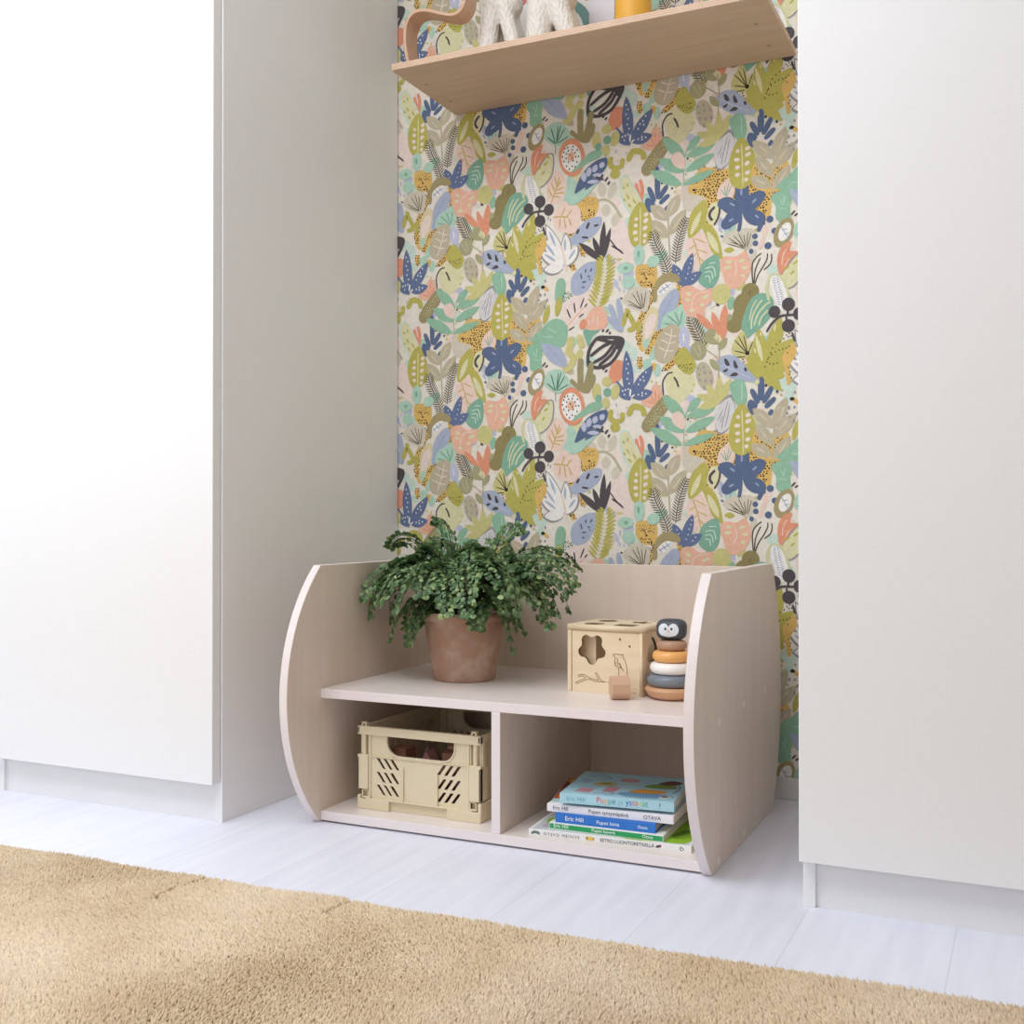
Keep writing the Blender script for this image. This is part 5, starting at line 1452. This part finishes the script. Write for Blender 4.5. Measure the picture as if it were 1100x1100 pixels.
flat_shapes('bee_emblem', tA, SPF, [('oval', 0, (0.1085, 0.006, 0.0034, 0.0035)), ('oval', 1, (0.1145, 0.006, 0.0055, 0.0034)), ('oval', 2, (0.1068, 0.0062, 0.0013, 0.0013)), ('oval', 3, (0.1195, 0.006, 0.0014, 0.0026))], [colour((214, 180, 90)), colour((236, 200, 96)), INK, colour((190, 140, 60))])
flat_shapes('bird_emblem', tA, SPF, [('blob', 0, [(0.2285, 0.004), (0.234, 0.0035), (0.2385, 0.006), (0.233, 0.008)]), ('oval', 1, (0.2370, 0.0075, 0.0018, 0.0014))], [colour((80, 70, 76)), colour((190, 70, 70))])
flat_shapes('publisher_mark', tA, SPF, [('line', 0, 0.0012, [(0.271, 0.009), (0.271, 0.004), (0.275, 0.0035)]), ('line', 0, 0.0012, [(0.271, 0.0085), (0.276, 0.006), (0.276, 0.0035)])], [INK])
# green
wB, dB, hB = 0.2072, 0.195, 0.0112
tB, cB = book('b', 'thin picture book with a green spine second from the bottom of the stack', 0.0887, -0.5292, 0.0337, 1.0, wB, dB, hB, colour((240, 242, 238)), hard=0.0018)
flat_shapes('spine_band', tB, front_at(-wB / 2, -dB / 2, 0), [('poly', 0, [(0.001, 0.0012), (wB - 0.001, 0.0012), (wB - 0.001, hB - 0.0015), (0.001, hB - 0.0015)])], [colour((36, 160, 92))])
spine_text(tB, wB, dB, 'Eric Hill', 0.008, 0.0034, 0.0088, [WHT]); spine_text(tB, wB, dB, 'Pupen kaverit', 0.079, 0.0034, 0.0078, [WHT]); spine_text(tB, wB, dB, 'Otava', 0.170, 0.0036, 0.0078, [WHT])
# blue
wC, dC, hC = 0.1816, 0.155, 0.0160
tC, cC = book('c', 'thick small picture book with a bright blue spine in the middle of the stack', 0.0989, -0.5255, 0.0451, 1.8, wC, dC, hC, colour((44, 118, 204)), colour((190, 174, 160)), hard=0.0024)
spine_text(tC, wC, dC, 'Eric Hill', 0.018, 0.0050, 0.0108, [WHT]); spine_text(tC, wC, dC, 'Pupen loma', 0.076, 0.0050, 0.0088, [WHT]); spine_text(tC, wC, dC, 'Otava', 0.150, 0.0056, 0.0072, [WHT])
# white
wD, dD, hD = 0.2289, 0.200, 0.0138
tD, cD = book('d', 'white picture book directly under the light blue one near the top of the stack', 0.0806, -0.5205, 0.0613, 2.6, wD, dD, hD, colour((240, 238, 242)), hard=0.0020)
spine_text(tD, wD, dD, 'Eric Hill', 0.011, 0.0045, 0.0090, [INK]); spine_text(tD, wD, dD, 'Pupen syntymäpäivä', 0.077, 0.0045, 0.0090, [INK]); spine_text(tD, wD, dD, 'OTAVA', 0.176, 0.0045, 0.0092, [INK])
# thin one peeping out at the left
wE, dE, hE = 0.150, 0.165, 0.0048
tE, cE = book('e', 'thin mint picture book with a red cover peeping out left under the light blue one', 0.0850, -0.5060, 0.0753, 12.0, wE, dE, hE, colour((172, 200, 198)), hard=0.0012)
flat_shapes('cover_picture', tE, Matrix.Translation((0, 0, hE)), [('poly', 0, [(-0.074, -0.078), (0.074, -0.078), (0.074, 0.081), (-0.074, 0.081)]), ('blob', 1, [(-0.07, -0.07), (-0.055, -0.072), (-0.05, -0.03), (-0.066, -0.02)]), ('blob', 2, [(-0.072, -0.01), (-0.058, -0.02), (-0.05, 0.04), (-0.07, 0.05)]), ('blob', 3, [(-0.07, 0.05), (-0.055, 0.04), (-0.05, 0.075), (-0.068, 0.076)])], [colour((176, 62, 48)), colour((214, 104, 48)), colour((120, 44, 40)), colour((206, 160, 60))])
# light blue on top
wF, dF, hF = 0.2025, 0.176, 0.0172
tF, cF = book('f', 'light blue picture book with multicoloured lettering on top of the stack', 0.1072, -0.5265, 0.0803, 6.4, wF, dF, hF, colour((172, 214, 226)), hard=0.0022)
RB = [colour(c) for c in ((226, 74, 92), (232, 120, 96), (238, 186, 80), (96, 180, 150), (70, 150, 170), (60, 110, 190), (110, 100, 190), (230, 90, 80), (226, 130, 90), (220, 200, 90), (120, 190, 120), (70, 170, 150), (150, 190, 204))]
tt = 'Puppe ja ystävät'
spine_text(tF, wF, dF, tt, 0.066, 0.0058, 0.0138, RB, [0, 1, 2, 3, 4, 0, 12, 12, 0, 5, 6, 7, 8, 9, 10, 11], spacing=1.02)
spine_text(tF, wF, dF, 'Eric Hill', 0.0125, 0.0056, 0.0098, [TEAL], spacing=1.05); spine_text(tF, wF, dF, '?', 0.176, 0.0050, 0.0112, [INK])
CP = [colour(c) for c in ((150, 190, 214), (206, 150, 160), (150, 60, 80), (60, 80, 140), (228, 160, 60), (120, 150, 70), (110, 70, 60), (206, 190, 130), (110, 160, 196), (236, 236, 236))]
def outline(p, w=0.0012): return ('line', 3, w, p + [p[0]])
flat_shapes('cover_picture', tF, Matrix.Translation((0, 0, hF)), [
    ('blob', 8, [(-0.005, -0.062), (0.03, -0.075), (0.07, -0.07), (0.082, -0.05), (0.05, -0.042), (0.01, -0.046)]),
    ('poly', 1, [(-0.080, -0.066), (-0.052, -0.066), (-0.048, -0.040), (-0.074, -0.040)]), ('line', 2, 0.003, [(-0.082, -0.068), (-0.051, -0.068)]), ('line', 2, 0.002, [(-0.078, -0.054), (-0.051, -0.054)]), ('line', 2, 0.002, [(-0.076, -0.042), (-0.048, -0.042)]),
    ('poly', 1, [(-0.034, -0.056), (-0.012, -0.056), (-0.006, -0.016), (-0.030, -0.016)]), ('line', 2, 0.002, [(-0.034, -0.044), (-0.012, -0.044)]), ('line', 2, 0.002, [(-0.033, -0.030), (-0.010, -0.030)]), ('line', 3, 0.002, [(-0.045, -0.072), (-0.03, -0.066), (-0.018, -0.073), (-0.008, -0.064), (-0.02, -0.058)]),
    ('blob', 4, [(0.012, -0.042), (0.04, -0.046), (0.075, -0.036), (0.07, -0.02), (0.03, -0.018)]), ('blob', 5, [(0.03, 0.0), (0.06, -0.004), (0.088, 0.004), (0.08, 0.022), (0.045, 0.024)]), ('blob', 7, [(-0.06, -0.01), (-0.03, -0.012), (-0.02, 0.012), (-0.05, 0.016)]), ('blob', 5, [(-0.05, 0.0), (-0.035, -0.002), (-0.03, 0.008), (-0.045, 0.01)]),
    ('blob', 6, [(0.05, 0.03), (0.08, 0.026), (0.092, 0.05), (0.07, 0.06)]), ('line', 6, 0.002, [(0.088, -0.03), (0.094, 0.0), (0.09, 0.03)]), ('oval', 9, (0.078, -0.061, 0.008, 0.009)), ('blob', 6, [(0.071, -0.060), (0.078, -0.053), (0.086, -0.058), (0.08, -0.064)]),
    ('line', 3, 0.0012, [(-0.082, -0.034), (-0.07, -0.026), (-0.055, -0.03), (-0.046, -0.024)]), ('line', 3, 0.0012, [(0.0, -0.066), (0.02, -0.078), (0.05, -0.080), (0.07, -0.076)]), ('line', 3, 0.0010, [(0.01, -0.044), (0.04, -0.050), (0.074, -0.040)]), ('line', 6, 0.0012, [(0.03, 0.026), (0.06, 0.027), (0.086, 0.024)]), ('line', 6, 0.0012, [(0.075, -0.045), (0.09, -0.05), (0.094, -0.065)]), ('line', 3, 0.0010, [(-0.06, -0.012), (-0.04, -0.02), (-0.018, -0.004)]), ('line', 4, 0.0016, [(-0.01, 0.0), (0.01, 0.012), (0.02, 0.0)]), ('blob', 0, [(-0.09, 0.01), (-0.075, 0.0), (-0.068, 0.02), (-0.085, 0.03)]), ('line', 2, 0.0014, [(-0.09, 0.06), (-0.07, 0.07), (-0.05, 0.068)]), ('oval', 3, (0.062, -0.03, 0.0018, 0.0014)),
    ('blob', 1, [(-0.02, 0.03), (0.01, 0.028), (0.012, 0.05), (-0.015, 0.052)]), ('line', 3, 0.0015, [(-0.06, 0.03), (-0.04, 0.045), (-0.06, 0.06), (-0.08, 0.045)])], CP)

# ------------------------------------------------------------------ wall shelf and what stands on it
SZ0, SZ1 = 1.5365, 1.5505
ws = thing('wall_shelf', 'birch plywood wall shelf high on the patterned wall', 'shelf', (0.02, -0.0045, SZ0))
bd = MB().prism([(-0.3790, -0.2945), (0.4195, -0.2945)] + [(0.4195 - 0.008 + 0.008 * math.cos(t), -0.0125 + 0.008 * math.sin(t)) for t in (PI / 2 * k / 5 for k in range(6))] + [(-0.3790, -0.0045)], 'z', SZ0, SZ1, 0, 1).build('board', [M['shelfwood'], M['shelfedge']], ws, bevel=0.0010)
for x, y in ((-0.3487, -0.1967), (-0.3472, -0.0873), (0.3772, -0.1868), (0.3790, -0.0784)):
    MB().prism(circ(x, y, 0.0042, 16), 'z', SZ0 - 0.0003, SZ0 + 0.0006).build('screw_plug', M['screw'], ws)
# bent wood strip
bw = thing('bentwood_ornament', 'curved strip of bent beech standing at the left end of the wall shelf', 'ornament', (-0.29, -0.235, SZ1))
cl = smooth_open([(-0.3530, SZ1 + .0002), (-0.3610, 1.577), (-0.3660, 1.612), (-0.3620, 1.648), (-0.3440, 1.668), (-0.3150, 1.668), (-0.2800, 1.655), (-0.2500, 1.646), (-0.2310, 1.652), (-0.2200, 1.674), (-0.2190, 1.730), (-0.2350, 1.765), (-0.2700, 1.775)], 8)
l_, r__ = [], []
for i, p in enumerate(cl):
    a = Vector(cl[max(i - 1, 0)]); b = Vector(cl[min(i + 1, len(cl) - 1)]); d = (b - a).normalized(); n = Vector((-d.y, d.x)) * 0.0035
    l_.append((p[0] + n.x, max(p[1] + n.y, SZ1 + .0002))); r__.append((p[0] - n.x, max(p[1] - n.y, SZ1 + .0002)))
MB().prism(l_ + r__[::-1], 'y', -0.262, -0.214).build('bent_strip', M['beech'], bw, bevel=0.001)

# two white ceramic animals: one continuous glazed body each
def capsule(mb, a, b, ra, rb):
    a, b = Vector(a), Vector(b); n = 8
    path = []; rad = []
    d = (b - a).normalized()
    for i in range(5): t = PI / 2 * i / 4; path.append(a - d * ra * math.cos(t)); rad.append(max(ra * math.sin(t), 1e-4))
    for i in range(1, 5): path.append(a.lerp(b, i / 5)); rad.append(ra + (rb - ra) * i / 5)
    for i in range(5): t = PI / 2 * i / 4; path.append(b + d * rb * math.sin(t)); rad.append(max(rb * math.cos(t), 1e-4))
    N = len(path)
    mb.tube([tuple(p) for p in path], lambda t: rad[min(N - 1, int(round(t * (N - 1))))], 16)
def animal(label, x, legs, body):
    t = thing('ceramic_animal', label, 'figurine', (x + 0.013, -0.16, SZ1 + 0.0003), 0)
    m = MB()
    for c in legs:
        for sy in (-1, 1):
            (x0, r0), (x1, z1, r1) = c
            capsule(m, (x0, sy * 0.020, 0.004), (x1, sy * 0.014, z1), r0, r1)
    for a, b, ra, rb in body: capsule(m, a, b, ra, rb)
    o = m.build('body', M['knit'], t, world=False)
    rm = o.modifiers.new('r', 'REMESH'); rm.mode = 'VOXEL'; rm.voxel_size = 0.0028; rm.use_smooth_shade = True
    sm = o.modifiers.new('s', 'SMOOTH'); sm.iterations = 6; sm.factor = 0.5
    evaluated(o)
    for v in o.data.vertices: v.co.z = max(v.co.z, 0.0)
    o.data.materials.clear(); o.data.materials.append(M['knit'])
    return t
animal('white textured ceramic animal nearer the bent wood strip on the wall shelf', -0.187,
       (((-0.033, 0.0215), (-0.028, 0.12, 0.0215)), ((0.041, 0.0165), (0.006, 0.125, 0.018))),
       (((-0.022, 0, 0.145), (0.008, 0, 0.140), 0.038, 0.033), ((-0.024, 0, 0.14), (-0.042, 0, 0.215), 0.030, 0.021), ((-0.042, 0, 0.22), (-0.066, 0, 0.215), 0.021, 0.012), ((-0.036, -0.014, 0.235), (-0.030, -0.022, 0.250), 0.007, 0.004), ((-0.036, 0.014, 0.235), (-0.030, 0.022, 0.250), 0.007, 0.004)))
animal('white textured ceramic animal standing nearer the yellow vase on the wall shelf', -0.064,
       (((-0.036, 0.0270), (-0.032, 0.11, 0.030)), ((0.047, 0.0185), (0.002, 0.125, 0.026))),
       (((-0.026, 0, 0.135), (0.010, 0, 0.135), 0.042, 0.036), ((-0.030, 0, 0.14), (-0.040, 0, 0.215), 0.030, 0.022), ((-0.042, 0, 0.22), (-0.066, 0, 0.214), 0.021, 0.012), ((-0.036, -0.014, 0.235), (-0.030, -0.022, 0.250), 0.007, 0.004), ((-0.036, 0.014, 0.235), (-0.030, 0.022, 0.250), 0.007, 0.004)))

# print, card and vase
pr = thing('art_print', 'white print with pink, teal and mustard shapes leaning behind the ceramic animals', 'picture', (-0.122, -0.05, SZ1))
TILT = Matrix.Translation((0, 0, 0)) @ Matrix.Rotation(math.radians(-5), 4, 'X')
bm_ = MB().box(-0.120, 0.104, -0.002, 0.002, 0.0003, 0.30)
bm_.v = [tuple(TILT @ Vector(v)) for v in bm_.v]
bm_.build('board', M['card'], pr, world=False)
q = lambda x, z: (x + 0.122, z - SZ1)
flat_shapes('printed_shapes', pr, TILT @ front_at(0, -0.0021, 0), [
    ('poly', 0, [q(-0.2225, 1.741), q(-0.2105, 1.723), q(-0.178, 1.756), q(-0.178, 1.80), q(-0.19, 1.80)]),
    ('line', 1, 0.021, [q(-0.012, 1.55), q(-0.020, 1.64), q(-0.036, 1.695), q(-0.062, 1.722), q(-0.088, 1.728), q(-0.12, 1.715), q(-0.14, 1.68), q(-0.15, 1.62)]),
    ('oval', 2, (*q(-0.0300, 1.738), 0.0115, 0.0115))], [colour((206, 116, 124)), colour((112, 150, 146)), colour((214, 174, 80))])
cd_ = thing('greeting_card', 'plain lilac-white card between the print and the yellow vase', 'card', (0.010, -0.085, SZ1))
T2 = Matrix.Rotation(math.radians(-6), 4, 'X')
m_ = MB().box(-0.022, 0.036, -0.0012, 0.0012, 0.0003, 0.24)
m_.v = [tuple(T2 @ Vector(v)) for v in m_.v]
m_.build('card_sheet', M['cardgrey'], cd_, world=False)
vs = thing('vase', 'plain mustard yellow vase at the right of the figurines on the wall shelf', 'vase', (0.1135, -0.145, SZ1))
MB().lathe([(0, 0.0002), (0.036, 0.0002), (0.0392, 0.003), (0.0390, 0.03), (0.0375, 0.09), (0.0345, 0.15), (0.029, 0.185), (0.022, 0.20), (0.020, 0.215), (0.0225, 0.222), (0.0185, 0.222), (0.017, 0.205), (0.0, 0.20)], 56).build('vase_body', M['mustard'], vs, world=False, smooth=True)

# ------------------------------------------------------------------ daylight, front fill and added roof light
def area(name, loc, target, sx, sy, power, col):
    l = bpy.data.lights.new(name, 'AREA'); l.shape = 'RECTANGLE'; l.size = sx; l.size_y = sy; l.energy = power; l.color = col
    o = bpy.data.objects.new(name, l); COL.objects.link(o); o.location = loc
    o.rotation_euler = (Vector(target) - Vector(loc)).to_track_quat('-Z', 'Y').to_euler()
    return o
area('added_front_fill', (-0.8, -4.19, 1.42), (-0.8, 0, 1.42), 2.5, 1.6, 20, (0.93, 0.96, 1.0))  # wide fill added behind the camera to lift the right-hand front
area('side_window_daylight', (-2.28, -1.75, 1.45), (0, -1.75, 1.2), 1.7, 1.7, 28, (0.90, 0.95, 1.0))
area('added_roof_fill', (-0.4, -1.95, 2.49), (-0.4, -1.95, 0), 1.6, 1.3, 70, (0.92, 0.95, 1.0))  # unseen source added overhead for stronger light on floor and shelf tops
wd = bpy.data.worlds.new('daylight'); SC.world = wd; wd.use_nodes = True
bg = wd.node_tree.nodes['Background']; bg.inputs[0].default_value = (0.9, 0.95, 1.0, 1); bg.inputs[1].default_value = 0.6

# ------------------------------------------------------------------ camera and view
cam = bpy.data.cameras.new('camera'); cam.sensor_width = 36; cam.lens = 36 * 1194.04 / 1100
co = bpy.data.objects.new('camera', cam); COL.objects.link(co)
co.location = (0.8628, -2.33, 0.578); co.rotation_euler = (PI / 2 + 0.0063, 0, 0.4394)
cam.clip_start = 0.02
SC.camera = co
SC.view_settings.view_transform = 'Standard'; SC.view_settings.look = 'None'
SC.view_settings.exposure = -0.52; SC.view_settings.gamma = 1.0; SC.view_settings.use_curve_mapping = False
SC.cycles.use_denoising = True
SC.cycles.max_bounces = 10; SC.cycles.diffuse_bounces = 6
